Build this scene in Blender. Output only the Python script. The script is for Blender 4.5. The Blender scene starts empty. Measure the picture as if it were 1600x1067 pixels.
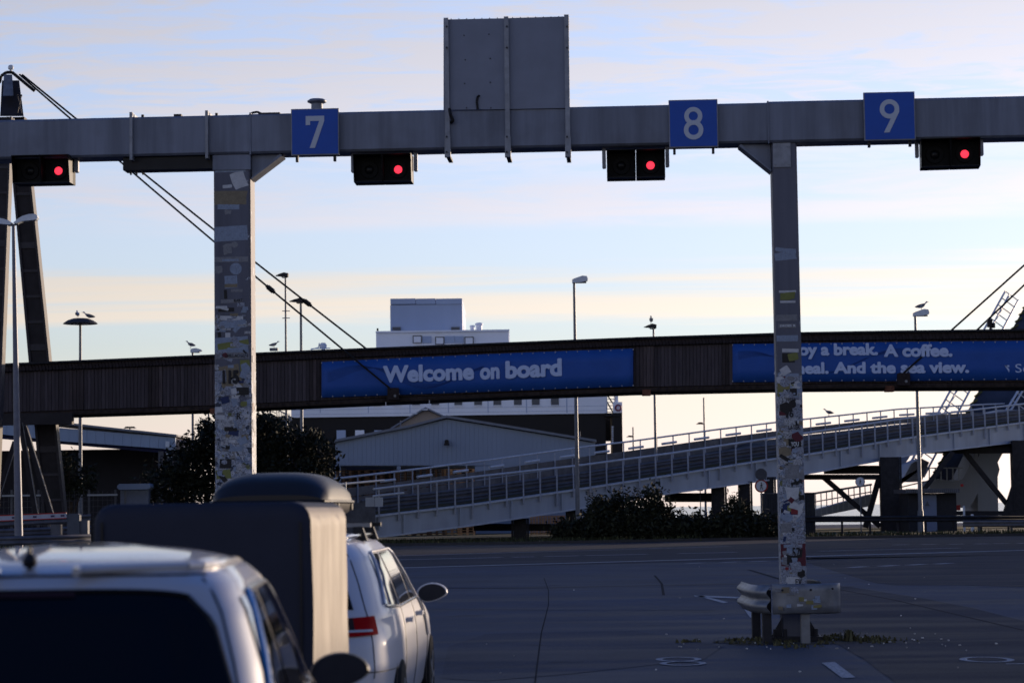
import bpy, bmesh, math, random
import numpy as np
from mathutils import Vector, Matrix
random.seed(7)
SC = bpy.context.scene
COL = SC.collection
R = math.radians

# ------------------------------------------------------------------ camera
FPX = 3600.0; EYE = 1.6
ROLL = R(0.8); PITCH = math.atan(261.0 / FPX)
cam = bpy.data.cameras.new('camera')
cam.sensor_width = 36.0; cam.lens = FPX / 1600 * 36.0
cam.clip_start = 0.1; cam.clip_end = 20000
cam.dof.use_dof = True; cam.dof.focus_distance = 42.0; cam.dof.aperture_fstop = 4.0
co = bpy.data.objects.new('camera', cam); COL.objects.link(co)
CM = Matrix.Rotation(R(90) + PITCH, 4, 'X') @ Matrix.Rotation(-ROLL, 4, 'Z')
co.matrix_world = Matrix.Translation((0, 0, EYE)) @ CM
SC.camera = co

# ------------------------------------------------------------------ sky, sun, exposure
SUN_EL = R(4.5); SUN_AZ = R(42.0)          # clockwise from the view direction (+Y)
w = bpy.data.worlds.new('World'); SC.world = w; w.use_nodes = True
nt = w.node_tree; N = nt.nodes; L = nt.links
for n in list(N): N.remove(n)
def nd(t, **k):
    n = N.new(t)
    for a, b in k.items(): setattr(n, a, b)
    return n
def mth(op, a, b=None, clamp=False):
    n = nd('ShaderNodeMath', operation=op); n.use_clamp = clamp
    for i, v in enumerate((a, b)):
        if v is None: continue
        if isinstance(v, (int, float)): n.inputs[i].default_value = v
        else: L.new(v, n.inputs[i])
    return n.outputs[0]
def mrange(v, a, b, c=0.0, d=1.0):
    n = nd('ShaderNodeMapRange', interpolation_type='SMOOTHSTEP')
    L.new(v, n.inputs[0])
    for i, x in enumerate((a, b, c, d)): n.inputs[i + 1].default_value = x
    return n.outputs[0]
def mixc(f, a, b, bt='MIX'):
    n = nd('ShaderNodeMix', data_type='RGBA', blend_type=bt)
    if isinstance(f, (int, float)): n.inputs[0].default_value = f
    else: L.new(f, n.inputs[0])
    for i, v in ((6, a), (7, b)):
        if isinstance(v, tuple): n.inputs[i].default_value = (*v, 1)
        else: L.new(v, n.inputs[i])
    return n.outputs[2]
sky = nd('ShaderNodeTexSky', sky_type='NISHITA'); sky.sun_disc = False
sky.sun_elevation = SUN_EL; sky.sun_rotation = SUN_AZ
sky.air_density = 1.0; sky.dust_density = 0.2; sky.ozone_density = 1.2
tc = nd('ShaderNodeTexCoord'); sep = nd('ShaderNodeSeparateXYZ'); L.new(tc.outputs['Generated'], sep.inputs[0])
zz = mth('MAXIMUM', sep.outputs[2], 0.0)
# cloud sheet: the direction is projected on a level sheet, so streaks close up toward the horizon
den = mth('ADD', zz, 0.05)
cx = mth('DIVIDE', sep.outputs[0], den); cy = mth('DIVIDE', sep.outputs[1], den)
cmb = nd('ShaderNodeCombineXYZ'); L.new(cx, cmb.inputs[0]); L.new(cy, cmb.inputs[1])
def cloud(scale, sx, sy, det, rough, rot, dist, off=0.0):
    mp = nd('ShaderNodeMapping'); mp.inputs['Scale'].default_value = (sx, sy, 1); mp.inputs['Rotation'].default_value = (0, 0, rot)
    mp.inputs['Location'].default_value = (off, off * .7, off * .3)
    L.new(cmb.outputs[0], mp.inputs[0])
    n = nd('ShaderNodeTexNoise'); n.inputs['Scale'].default_value = scale; n.inputs['Detail'].default_value = det
    n.inputs['Roughness'].default_value = rough; n.inputs['Distortion'].default_value = dist
    L.new(mp.outputs[0], n.inputs[0]); return n.outputs[0]
c1 = cloud(1.9, .8, 1.5, 10, .66, R(20), .7, 3.1)      # high rippled sheet
c2 = cloud(7.5, .7, 1.5, 7, .62, R(-22), 1.1, 1.0)
c3 = cloud(.42, .55, 1.5, 8, .58, R(-4), .35, 7.3)     # long bands
elev = sep.outputs[2]
wob = mth('MULTIPLY', mth('SUBTRACT', c3, .5), 0.035)
e2 = mth('ADD', elev, wob)
high = mth('MULTIPLY', mrange(mth('ADD', mth('MULTIPLY', c1, .55), mth('MULTIPLY', c2, .45)), .405, .565), mrange(e2, .128, .168))
high = mth('MULTIPLY', high, mrange(elev, .2, .7, 1.0, .25))      # the sheet thins out overhead
bandA = mth('MULTIPLY', mrange(e2, .118, .1265), mrange(e2, .144, .134))       # thin lit bank
bandA = mth('MULTIPLY', bandA, mrange(mth('ADD', mth('MULTIPLY', c1, .5), mth('MULTIPLY', c3, .5)), .36, .54))
bandB = mth('MULTIPLY', mrange(e2, .078, .084), mrange(e2, .107, .101))        # creamy bank
bandB = mth('MULTIPLY', bandB, mrange(cloud(1.1, .18, 1.6, 7, .6, R(2), .3, 11.0), .34, .56))
EXPK = 1.0
base = mixc(1.0, sky.outputs[0], (0.91, 1.03, 1.84), 'MULTIPLY')   # the camera's cool white balance
hsv = nd('ShaderNodeHueSaturation'); L.new(base, hsv.inputs['Color'])
L.new(mth('ADD', mrange(elev, .11, .24, .66, .64), mrange(elev, .24, .7, 0.0, .75)), hsv.inputs['Saturation']); hsv.inputs['Value'].default_value = 1.0
clear = hsv.outputs[0]
bw = nd('ShaderNodeRGBToBW'); L.new(sky.outputs[0], bw.inputs[0])
def lit(rgb, k):
    n = mixc(1.0, (rgb[0] * k, rgb[1] * k, rgb[2] * k), bw.outputs[0], 'MULTIPLY'); return n
vlow = mrange(elev, .075, .02)
col = mixc(mth('MULTIPLY', vlow, .95), clear, lit((1.13, .95, .88), 1.08))
col = mixc(mth('MULTIPLY', high, .85), col, lit((1.04, 1.0, 1.08), 1.38))
col = mixc(mth('MULTIPLY', bandA, .75), col, lit((1.06, .99, 1.06), 1.27))
col = mixc(mth('MULTIPLY', bandB, .9), col, lit((1.14, 1.0, .86), 1.17))
bg = nd('ShaderNodeBackground'); bg.inputs['Strength'].default_value = 0.13
L.new(col, bg.inputs[0]); wo = nd('ShaderNodeOutputWorld'); L.new(bg.outputs[0], wo.inputs[0])

sl = bpy.data.lights.new('sun', 'SUN'); sl.energy = 3.7; sl.angle = R(0.6); sl.color = (1.0, .77, .55)
so = bpy.data.objects.new('sun', sl); COL.objects.link(so)
sd = Vector((math.sin(SUN_AZ) * math.cos(SUN_EL), math.cos(SUN_AZ) * math.cos(SUN_EL), math.sin(SUN_EL)))
so.rotation_euler = sd.to_track_quat('Z', 'Y').to_euler(); so.location = (60, 20, 40)
vs = SC.view_settings
SC.display_settings.display_device = 'sRGB'
vs.view_transform = 'Standard'; vs.look = 'None'; vs.gamma = 1; vs.use_curve_mapping = False
vs.exposure = 0.5

# ------------------------------------------------------------------ helpers
def ray(px, py):
    return (CM.to_3x3() @ Vector(((px - 800) / FPX, -(py - 533.5) / FPX, -1)))
def PT(px, py, d):                      # the place at depth d (metres ahead) seen at a photograph pixel
    v = ray(px, py); v = v * (d / v.y); return Vector((v.x, v.y, v.z + EYE))
def GR(px, py, z=0.0):                  # the place on a level at height z
    v = ray(px, py); k = (z - EYE) / v.z; return Vector((v.x * k, v.y * k, z))
def MPP(d): return d / FPX              # metres per photograph pixel

MATS = {}
def mat(name, c, rough=.65, metal=0.0, var=.15, scale=6.0, bump=0.0, streak=False, coat=0.0, spec=.2, island=0.0, c2=None, dirt=0.0, obj_rand=0.0, detail=6, trans=0.0):
    if name in MATS: return MATS[name]
    m = bpy.data.materials.new(name); m.use_nodes = True; t = m.node_tree; n = t.nodes; l = t.links
    b = n['Principled BSDF']; b.inputs['Roughness'].default_value = rough; b.inputs['Metallic'].default_value = metal
    b.inputs['Specular IOR Level'].default_value = spec; b.inputs['Coat Weight'].default_value = coat; b.inputs['Coat Roughness'].default_value = .05
    if trans: b.inputs['Transmission Weight'].default_value = trans
    tcn = n.new('ShaderNodeTexCoord'); mp = n.new('ShaderNodeMapping'); l.new(tcn.outputs['Object'], mp.inputs[0])
    if streak: mp.inputs['Scale'].default_value = (1, 1, .08)
    ns = n.new('ShaderNodeTexNoise'); ns.inputs['Scale'].default_value = scale; ns.inputs['Detail'].default_value = detail; ns.inputs['Roughness'].default_value = .6
    l.new(mp.outputs[0], ns.inputs[0])
    rp = n.new('ShaderNodeValToRGB'); rp.color_ramp.elements[0].position = .3; rp.color_ramp.elements[1].position = .7
    d = c2 if c2 else tuple(x * (1 - var) for x in c); hi = c if c2 else tuple(min(1, x * (1 + var)) for x in c)
    rp.color_ramp.elements[0].color = (*d, 1); rp.color_ramp.elements[1].color = (*hi, 1)
    l.new(ns.outputs[0], rp.inputs[0]); out = rp.outputs[0]
    if dirt:
        n2 = n.new('ShaderNodeTexNoise'); n2.inputs['Scale'].default_value = scale * .35; n2.inputs['Detail'].default_value = 8
        l.new(tcn.outputs['Object'], n2.inputs[0])
        r2 = n.new('ShaderNodeMapRange'); r2.inputs[1].default_value = .5; r2.inputs[2].default_value = .75; r2.inputs[4].default_value = dirt
        l.new(n2.outputs[0], r2.inputs[0])
        mx = n.new('ShaderNodeMix'); mx.data_type = 'RGBA'; l.new(r2.outputs[0], mx.inputs[0]); l.new(out, mx.inputs[6]); mx.inputs[7].default_value = (c[0] * .35, c[1] * .3, c[2] * .25, 1)
        out = mx.outputs[2]
    if island or obj_rand:
        src = n.new('ShaderNodeNewGeometry').outputs['Random Per Island'] if island else n.new('ShaderNodeObjectInfo').outputs['Random']
        k = island or obj_rand
        mr = n.new('ShaderNodeMapRange'); mr.inputs[3].default_value = 1 - k; mr.inputs[4].default_value = 1 + k; l.new(src, mr.inputs[0])
        mx = n.new('ShaderNodeVectorMath'); mx.operation = 'SCALE'; l.new(out, mx.inputs[0]); l.new(mr.outputs[0], mx.inputs['Scale']); out = mx.outputs[0]
    l.new(out, b.inputs['Base Color'])
    if bump:
        bp = n.new('ShaderNodeBump'); bp.inputs['Strength'].default_value = bump; bp.inputs['Distance'].default_value = .02
        l.new(ns.outputs[0], bp.inputs['Height']); l.new(bp.outputs[0], b.inputs['Normal'])
    MATS[name] = m; return m
def emis(name, c, s):
    m = bpy.data.materials.new(name); m.use_nodes = True; b = m.node_tree.nodes['Principled BSDF']
    b.inputs['Base Color'].default_value = (*c, 1); b.inputs['Emission Color'].default_value = (*c, 1); b.inputs['Emission Strength'].default_value = s
    return m

class MB:
    def __init__(s): s.v = []; s.f = []
    def add(s, vs, fs):
        o = len(s.v); s.v += [Vector(x) for x in vs]; s.f += [tuple(i + o for i in f) for f in fs]; return s
    def hexa(s, p):                      # 8 corners: bottom ring 0-3, top ring 4-7
        return s.add(p, [(3, 2, 1, 0), (4, 5, 6, 7), (0, 1, 5, 4), (1, 2, 6, 5), (2, 3, 7, 6), (3, 0, 4, 7)])
    def box(s, c, sz, rz=0.0, bev=0.0):
        c = Vector(c); x, y, z = (k / 2 for k in sz); m = Matrix.Rotation(rz, 3, 'Z')
        if bev <= 0:
            return s.hexa([c + m @ Vector(q) for q in ((-x, -y, -z), (x, -y, -z), (x, y, -z), (-x, y, -z), (-x, -y, z), (x, -y, z), (x, y, z), (-x, y, z))])
        b = min(bev, x, z)
        pr = [(-x + b, -z), (x - b, -z), (x, -z + b), (x, z - b), (x - b, z), (-x + b, z), (-x, z - b), (-x, -z + b)]
        pts = [c + m @ Vector((a, -y, q)) for a, q in pr] + [c + m @ Vector((a, y, q)) for a, q in pr]
        return s.add(pts, [tuple(range(8)), tuple(range(15, 7, -1))] + [(i + 8, (i + 1) % 8 + 8, (i + 1) % 8, i) for i in range(8)])
    def beam(s, a, b, wd, ht, up=(0, 0, 1)):
        a = Vector(a); b = Vector(b); d = (b - a).normalized(); up = Vector(up)
        sd = d.cross(up)
        if sd.length < 1e-4: sd = d.cross(Vector((0, 1, 0)))
        sd.normalize(); u = sd.cross(d).normalized(); sd *= wd / 2; u *= ht / 2
        return s.hexa([a - sd - u, a + sd - u, b + sd - u, b - sd - u, a - sd + u, a + sd + u, b + sd + u, b - sd + u])
    def tube(s, a, b, r, r2=None, seg=10, cap=True):
        a = Vector(a); b = Vector(b); r2 = r if r2 is None else r2; d = (b - a).normalized()
        x = d.orthogonal().normalized(); y = d.cross(x); v = []
        for p, q in ((a, r), (b, r2)):
            for i in range(seg):
                t = 2 * math.pi * i / seg; v.append(p + (x * math.cos(t) + y * math.sin(t)) * q)
        f = [(i, (i + 1) % seg, (i + 1) % seg + seg, i + seg) for i in range(seg)]
        if cap: f += [tuple(range(seg - 1, -1, -1)), tuple(range(seg, 2 * seg))]
        return s.add(v, f)
    def path(s, pts, r, seg=8):
        for a, b in zip(pts, pts[1:]): s.tube(a, b, r, seg=seg)
        return s
    def prism(s, pts, ext):              # planar polygon pushed along ext
        ext = Vector(ext); n = len(pts); p = [Vector(q) for q in pts]
        nr = sum(((p[i] - p[0]).cross(p[(i + 1) % n] - p[0]) for i in range(n)), Vector())
        if nr.dot(ext) > 0: p = p[::-1]
        return s.add(p + [q + ext for q in p], [tuple(range(n)), tuple(range(2 * n - 1, n - 1, -1))] + [(i + n, (i + 1) % n + n, (i + 1) % n, i) for i in range(n)])
    def lathe(s, c, prof, seg=16, axis=(0, 0, 1)):   # prof: (radius, along)
        c = Vector(c); d = Vector(axis).normalized(); x = d.orthogonal().normalized(); y = d.cross(x); v = []
        for r, h in prof:
            for i in range(seg):
                t = 2 * math.pi * i / seg; v.append(c + d * h + (x * math.cos(t) + y * math.sin(t)) * r)
        f = []
        for k in range(len(prof) - 1):
            for i in range(seg):
                j = (i + 1) % seg; f.append((k * seg + i, k * seg + j, (k + 1) * seg + j, (k + 1) * seg + i))
        f += [tuple(range(seg - 1, -1, -1)), tuple(range((len(prof) - 1) * seg, len(prof) * seg))]
        return s.add(v, f)
    def strip(s, rows, closed=False):    # rows of equal length
        n = len(rows[0]); v = [p for r in rows for p in r]; f = []
        for i in range(len(rows) - 1):
            for j in range(n - 1): f.append((i * n + j, i * n + j + 1, (i + 1) * n + j + 1, (i + 1) * n + j))
        return s.add(v, f)
    def build(s, name, m, parent=None, smooth=False, kind=None, label=None, solid=0.0, sharp=35):
        o0 = Vector(parent.get('_o', (0, 0, 0))) if parent is not None else Vector((0, 0, 0))
        me = bpy.data.meshes.new(name); me.from_pydata([v - o0 for v in s.v], [], s.f); me.validate(); me.update()
        if smooth:
            me.shade_smooth()
            try: me.set_sharp_from_angle(angle=R(sharp))
            except Exception: pass
        me.materials.append(m)
        o = bpy.data.objects.new(name, me); COL.objects.link(o)
        if parent is not None: o.parent = parent; o['_o'] = tuple(o0)
        if kind: o['kind'] = kind
        if label: o['label'] = label
        return o
def thing(name, loc, label, cat, group=None):
    o = bpy.data.objects.new(name, None); COL.objects.link(o); o.empty_display_size = .2
    o.location = loc; o['_o'] = tuple(Vector(loc)); o['label'] = label; o['category'] = cat
    if group: o['group'] = group
    return o
def tag(o, label, cat, group=None):
    o['label'] = label; o['category'] = cat
    if group: o['group'] = group
    return o
def dup(root, loc, label, rz=None, sc=None):
    def cp(o, par):
        c = o.copy(); COL.objects.link(c)
        if par is not None: c.parent = par
        for ch in kids.get(o.name, ()): cp(ch, c)
        return c
    kids = {}
    def walk(o):
        kids[o.name] = list(o.children)
        for c in o.children: walk(c)
    walk(root)
    r = cp(root, None); r.location = loc; r['label'] = label
    if rz is not None: r.rotation_euler = (0, 0, rz)
    if sc: r.scale = (sc, sc, sc)
    return r
def text_mesh(s, name, m, parent, ll, ux, uz, width=None, height=None, bold=0.0, depth=.004):
    """flat lettering: ll lower-left corner, ux/uz unit directions, fitted to width and height"""
    cu = bpy.data.curves.new('t', 'FONT'); cu.body = s; cu.size = 1; cu.offset = bold; cu.resolution_u = 4
    cu.extrude = 0.001
    heavy = bold > .03
    if heavy: cu.offset = .012
    o = bpy.data.objects.new('t', cu); COL.objects.link(o)
    dg = bpy.context.evaluated_depsgraph_get(); me = bpy.data.meshes.new_from_object(o.evaluated_get(dg))
    bpy.data.objects.remove(o); bpy.data.curves.remove(cu)
    if heavy:                            # heavy weight: the strokes are thickened all round
        V = [v.co.copy() for v in me.vertices]; F = [tuple(p.vertices) for p in me.polygons]; nv = []; nf = []
        for k in range(9):
            an = k * math.pi / 4; r_ = (bold - .006) if k < 8 else 0; q = len(nv)
            nv += [(v.x + r_ * math.cos(an), v.y + r_ * math.sin(an), v.z + (.0004 * k if v.z > 0 else 0)) for v in V]; nf += [tuple(i + q for i in f) for f in F]
        me2 = bpy.data.meshes.new(name); me2.from_pydata(nv, [], nf); me2.update(); me = me2
    P = np.array([v.co[:] for v in me.vertices]); mn = P.min(0); mx = P.max(0)
    kx = width / (mx[0] - mn[0]) if width else None; ky = height / (mx[1] - mn[1]) if height else kx
    if kx is None: kx = ky
    ux = Vector(ux); uz = Vector(uz); nn = ux.cross(uz); o0 = Vector(parent.get('_o', (0, 0, 0))) if parent is not None else Vector()
    for v, p in zip(me.vertices, P):
        v.co = Vector(ll) + ux * ((p[0] - mn[0]) * kx) + uz * ((p[1] - mn[1]) * ky) + nn * ((depth + (p[2] - .001) * 4) if p[2] > 0 else 0) - o0
    me.name = name; me.materials.clear(); me.materials.append(m)
    ob = bpy.data.objects.new(name, me); COL.objects.link(ob)
    if parent is not None: ob.parent = parent; ob['_o'] = tuple(o0)
    return ob

# ------------------------------------------------------------------ materials
M_STEEL = mat('galvanised_steel', (.14, .158, .205), rough=.5, metal=.2, var=.26, scale=5, streak=True, bump=.05, dirt=.35)
M_STEEL2 = mat('light_galvanised', (.2, .215, .25), rough=.45, metal=.3, var=.2, scale=9, dirt=.3)
M_BOARD = mat('sign_back', (.17, .19, .245), rough=.5, metal=.2, var=.07, scale=3, dirt=.12)
M_BLUE = mat('sign_blue', (.006, .066, .36), rough=.35, var=.06)
M_DIG = mat('sign_digit', (.42, .46, .53), rough=.4, var=.04)
M_BLACK = mat('black_plastic', (.012, .012, .014), rough=.5, var=.2)
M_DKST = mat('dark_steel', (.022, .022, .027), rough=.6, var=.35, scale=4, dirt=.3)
M_WHITE = mat('white_paint', (.72, .74, .77), rough=.5, var=.06, scale=2, streak=True, dirt=.18)
M_RAILP = mat('grey_white_rail', (.5, .53, .58), rough=.5, var=.12, dirt=.2)
M_ZINC = mat('zinc_rail', (.17, .18, .2), rough=.42, metal=.35, var=.3, scale=4, dirt=.5)
M_LAMPP = mat('lamp_pole_grey', (.16, .17, .19), rough=.5, metal=.2, var=.15)
M_LAMPH = mat('lamp_head_pale', (.55, .6, .66), rough=.5, var=.1)
M_WOOD = mat('weathered_boards', (.05, .04, .042), rough=.85, var=.35, scale=14, streak=True, island=.45)
M_WOODP = mat('weathered_grey_boards', (.052, .044, .050), rough=.9, var=.25, scale=14, streak=True, island=.25)
M_WOODD = mat('dark_timber', (.025, .019, .02), rough=.9, var=.4, scale=8)
M_LEAF = mat('leaves', (.018, .022, .014), rough=.8, var=.4, scale=2, island=.5, spec=.2)
M_BARK = mat('bark', (.06, .045, .035), rough=.9, var=.3)
M_GRASS = mat('verge_grass', (.05, .055, .03), rough=.95, var=.5, scale=1.5, bump=.5)
M_LINE = mat('road_paint', (.42, .43, .46), rough=.8, c2=(.10, .105, .12), scale=30, detail=10)

def asphalt(name, c, k=1.0):
    m = mat(name, c, rough=.78, var=.18, scale=.35, detail=12, spec=.05); t = m.node_tree; n = t.nodes; l = t.links
    b = n['Principled BSDF']; src = b.inputs['Base Color'].links[0].from_socket
    tcn = n.new('ShaderNodeTexCoord')
    # aggregate, long tyre smears and oil blots
    g = n.new('ShaderNodeTexNoise'); g.inputs['Scale'].default_value = 55; g.inputs['Detail'].default_value = 3; l.new(tcn.outputs['Object'], g.inputs[0])
    mp = n.new('ShaderNodeMapping'); mp.inputs['Scale'].default_value = (.22, 1.6, 1); mp.inputs['Rotation'].default_value = (0, 0, R(-4)); l.new(tcn.outputs['Object'], mp.inputs[0])
    s = n.new('ShaderNodeTexNoise'); s.inputs['Scale'].default_value = .5; s.inputs['Detail'].default_value = 5; s.inputs['Distortion'].default_value = .8; l.new(mp.outputs[0], s.inputs[0])
    v = n.new('ShaderNodeTexNoise'); v.inputs['Scale'].default_value = .9; v.inputs['Detail'].default_value = 3; l.new(tcn.outputs['Object'], v.inputs[0])
    def mr(x, a, b_, c_, d): 
        q = n.new('ShaderNodeMapRange'); q.interpolation_type = 'SMOOTHSTEP'; l.new(x, q.inputs[0])
        for i, z in enumerate((a, b_, c_, d)): q.inputs[i + 1].default_value = z
        return q.outputs[0]
    def mul(a, b_):
        q = n.new('ShaderNodeMath'); q.operation = 'MULTIPLY'; l.new(a, q.inputs[0]); l.new(b_, q.inputs[1]); return q.outputs[0]
    f = mul(mul(mr(g.outputs[0], .3, .7, .72, 1.25), mr(s.outputs[0], .35, .65, .78, 1.15)), mr(v.outputs[0], .62, .72, 1.0, .72))
    x = n.new('ShaderNodeVectorMath'); x.operation = 'SCALE'; l.new(src, x.inputs[0]); l.new(f, x.inputs['Scale']); l.new(x.outputs[0], b.inputs['Base Color'])
    bp = n.new('ShaderNodeBump'); bp.inputs['Strength'].default_value = .35; bp.inputs['Distance'].default_value = .008
    l.new(g.outputs[0], bp.inputs['Height']); l.new(bp.outputs[0], b.inputs['Normal'])
    rr = mr(s.outputs[0], .3, .7, .62, .85); l.new(rr, b.inputs['Roughness'])
    return m
M_ASPH = asphalt('asphalt', (.050, .060, .086))
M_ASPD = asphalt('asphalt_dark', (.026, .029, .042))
M_ASPR = asphalt('asphalt_road', (.028, .029, .040))

def water():
    m = mat('sea_water', (.03, .045, .06), rough=.18, var=.1, spec=.5); t = m.node_tree; n = t.nodes; l = t.links
    tcn = n.new('ShaderNodeTexCoord'); s = n.new('ShaderNodeTexNoise'); s.inputs['Scale'].default_value = .6; s.inputs['Detail'].default_value = 6
    l.new(tcn.outputs['Object'], s.inputs[0]); bp = n.new('ShaderNodeBump'); bp.inputs['Strength'].default_value = .8; bp.inputs['Distance'].default_value = .4
    l.new(s.outputs[0], bp.inputs['Height']); l.new(bp.outputs[0], n['Principled BSDF'].inputs['Normal']); return m

# ------------------------------------------------------------------ ground, sea, road
def struct(name, mb, m, label=None):
    o = mb.build(name, m); o['kind'] = 'structure'
    return o
b = MB(); b.add([(-160, -120, 0), (160, -120, 0), (160, 182, 0), (-160, 182, 0)], [(0, 1, 2, 3)])
b.add([(-160, 182, -3), (160, 182, -3), (160, 182, -.002), (-160, 182, -.002)], [(0, 1, 2, 3)])
struct('ground', b, M_ASPH)
b = MB(); b.add([(-9000, 150, -2.2), (9000, 150, -2.2), (9000, 16000, -2.2), (-9000, 16000, -2.2)], [(0, 1, 2, 3)])
struct('sea', b, water())
def sheet(name, pts, m, z=.004):
    g = [GR(x, y) for x, y in pts]; b = MB(); b.add([(p.x, p.y, z) for p in g], [tuple(range(len(g)))])
    o = b.build(name, m)
    if o.data.polygons and o.data.polygons[0].normal.z < 0: o.data.flip_normals()
    o['kind'] = 'structure'; return o
# far carriageway running across, and the darker repaved patches nearer by
b = MB(); b.add([(-120, 62.5, .004), (-2, 64.2, .004), (60, 84, .004), (60, 109, .004), (-120, 101, .004)], [(0, 1, 2, 3, 4)]); struct('road', b, M_ASPR)
def smooth_poly(pts, n=5):
    out = []; k = len(pts)
    for i in range(k):
        p0, p1, p2, p3 = (np.array(pts[(i + j - 1) % k], float) for j in range(4))
        for t in np.linspace(0, 1, n, endpoint=False):
            out.append(tuple(.5 * ((2 * p1) + (-p0 + p2) * t + (2 * p0 - 5 * p1 + 4 * p2 - p3) * t * t + (-p0 + 3 * p1 - 3 * p2 + p3) * t ** 3)))
    return out
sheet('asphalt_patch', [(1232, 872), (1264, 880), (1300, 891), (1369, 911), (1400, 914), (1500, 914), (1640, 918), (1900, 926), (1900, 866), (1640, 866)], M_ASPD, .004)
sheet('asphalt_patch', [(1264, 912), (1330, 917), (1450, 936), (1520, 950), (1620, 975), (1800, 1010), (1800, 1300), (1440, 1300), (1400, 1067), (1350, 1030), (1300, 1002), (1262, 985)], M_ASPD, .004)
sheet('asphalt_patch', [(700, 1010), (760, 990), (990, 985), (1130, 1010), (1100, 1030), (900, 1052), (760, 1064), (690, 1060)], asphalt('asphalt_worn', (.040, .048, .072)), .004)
# thin tar joints
def joint(pts, wd=.03):
    b = MB(); g = [GR(x, y) for x, y in pts]
    for p, q in zip(g, g[1:]):
        d = (q - p).normalized(); s = Vector((-d.y, d.x, 0)) * wd / 2
        b.add([(v.x, v.y, .006) for v in (p - s, q - s, q + s, p + s)], [(0, 1, 2, 3)])
    o = b.build('tar_joint', mat('tar', (.017, .019, .026), rough=.95, var=.2, spec=.05))
    for f in o.data.polygons:
        if f.normal.z < 0: o.data.flip_normals(); break
    o['kind'] = 'structure'
joint([(850, 903), (857, 922), (857, 945), (852, 965), (846, 988), (843, 1010), (838, 1050), (832, 1100)], .018)
joint([(660, 918), (740, 919), (860, 918), (1000, 915), (1180, 912)], .12)
joint([(660, 951), (860, 953), (1120, 953)], .05)
joint([(1023, 899), (1034, 912), (1037, 930)], .05)
joint([(1264, 912), (1400, 938), (1600, 985)], .05)
joint([(1170, 890), (1230, 908)], .09)
def mark(pts, z=.008):
    z = .008
    o = sheet('road_marking', pts, M_LINE, z); return o
def lateral(x0, y0, x1, y1, wd, z=.008):
    z = .008
    a = GR(x0, y0); c = GR(x1, y1); d = (c - a).normalized(); s = Vector((-d.y, d.x, 0)) * wd / 2; b = MB()
    b.add([(v.x, v.y, z) for v in (a - s, c - s, c + s, a + s)], [(0, 1, 2, 3)]); struct('road_marking', b, M_LINE)
lateral(560, 889, 1620, 859, .62)
lateral(560, 870, 1140, 853.5, .35)
for x0, x1 in ((590, 785), (800, 835), (850, 905), (915, 1010), (1060, 1150)): lateral(x0, 875 - (x0 - 590) * .022 , x1, 875 - (x1 - 590) * .022, .42)
for x in (1396, 1440, 1482, 1522, 1552, 1590): lateral(x, 851.2 - (x - 1396) * .012, x + 24, 851.0 - (x - 1372) * .012, .45, .02)
for x in (1328, 1376, 1420, 1462): lateral(x, 886.5 - (x - 1328) * .04, x + 24, 886 - (x - 1304) * .04, .3, .02)
for x in (1072, 1128, 1172, 1216): lateral(x, 880.5 - (x - 1072) * .03, x + 26, 880 - (x - 1046) * .03, .25, .02)
lateral(1280, 861, 1500, 856, .3, .02)
# dashed lane line and faded arrow
mark([(1284, 1036), (1304, 1034.5), (1337, 1059), (1316, 1060)], .02)
mark([(486, 1054), (500, 1052), (510, 1066), (498, 1067)], .02)
b_arrow = [[(1084, 930), (1160, 933), (1158, 935.5), (1086, 932.5)], [(1150, 934), (1158, 934), (1181, 965), (1172, 965)], [(1085, 930), (1092, 929.5), (1138, 941), (1130, 942.5)]]
for q in b_arrow: mark(q, .02)
# lane numerals painted on the asphalt, read by drivers coming up
def oval(cx, cy, rx, ry, t, seg=28):
    v = []; f = []
    for i in range(seg):
        a = 2 * math.pi * i / seg
        v += [(cx + rx * math.cos(a), cy + ry * math.sin(a), 0), (cx + (rx - t) * math.cos(a), cy + (ry - t * 1.1) * math.sin(a), 0)]
    for i in range(seg):
        j = (i + 1) % seg; f.append((2 * i + 1, 2 * i, 2 * j, 2 * j + 1))
    return v, f
g8 = GR(1063, 1033); b = MB()
for cy_, rx, ry in ((-.24, .24, .2), (.16, .24, .22)):
    v, f = oval(g8.x, g8.y + cy_ * 1.6, rx, ry * 1.6, .07); b.add([(x, y, .009) for x, y, _ in v], f)
struct('painted_lane_numeral', b, M_LINE)
g9 = GR(1545, 1032); b = MB(); v, f = oval(g9.x, g9.y + .1, .27, .42, .075); b.add([(x, y, .009) for x, y, _ in v], f)
b.add([(g9.x + .05, g9.y - .62, .009), (g9.x + .3, g9.y - .62, .009), (g9.x + .3, g9.y - .54, .009), (g9.x + .05, g9.y - .54, .009)], [(0, 1, 2, 3)])
struct('painted_lane_numeral', b, M_LINE)

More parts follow.
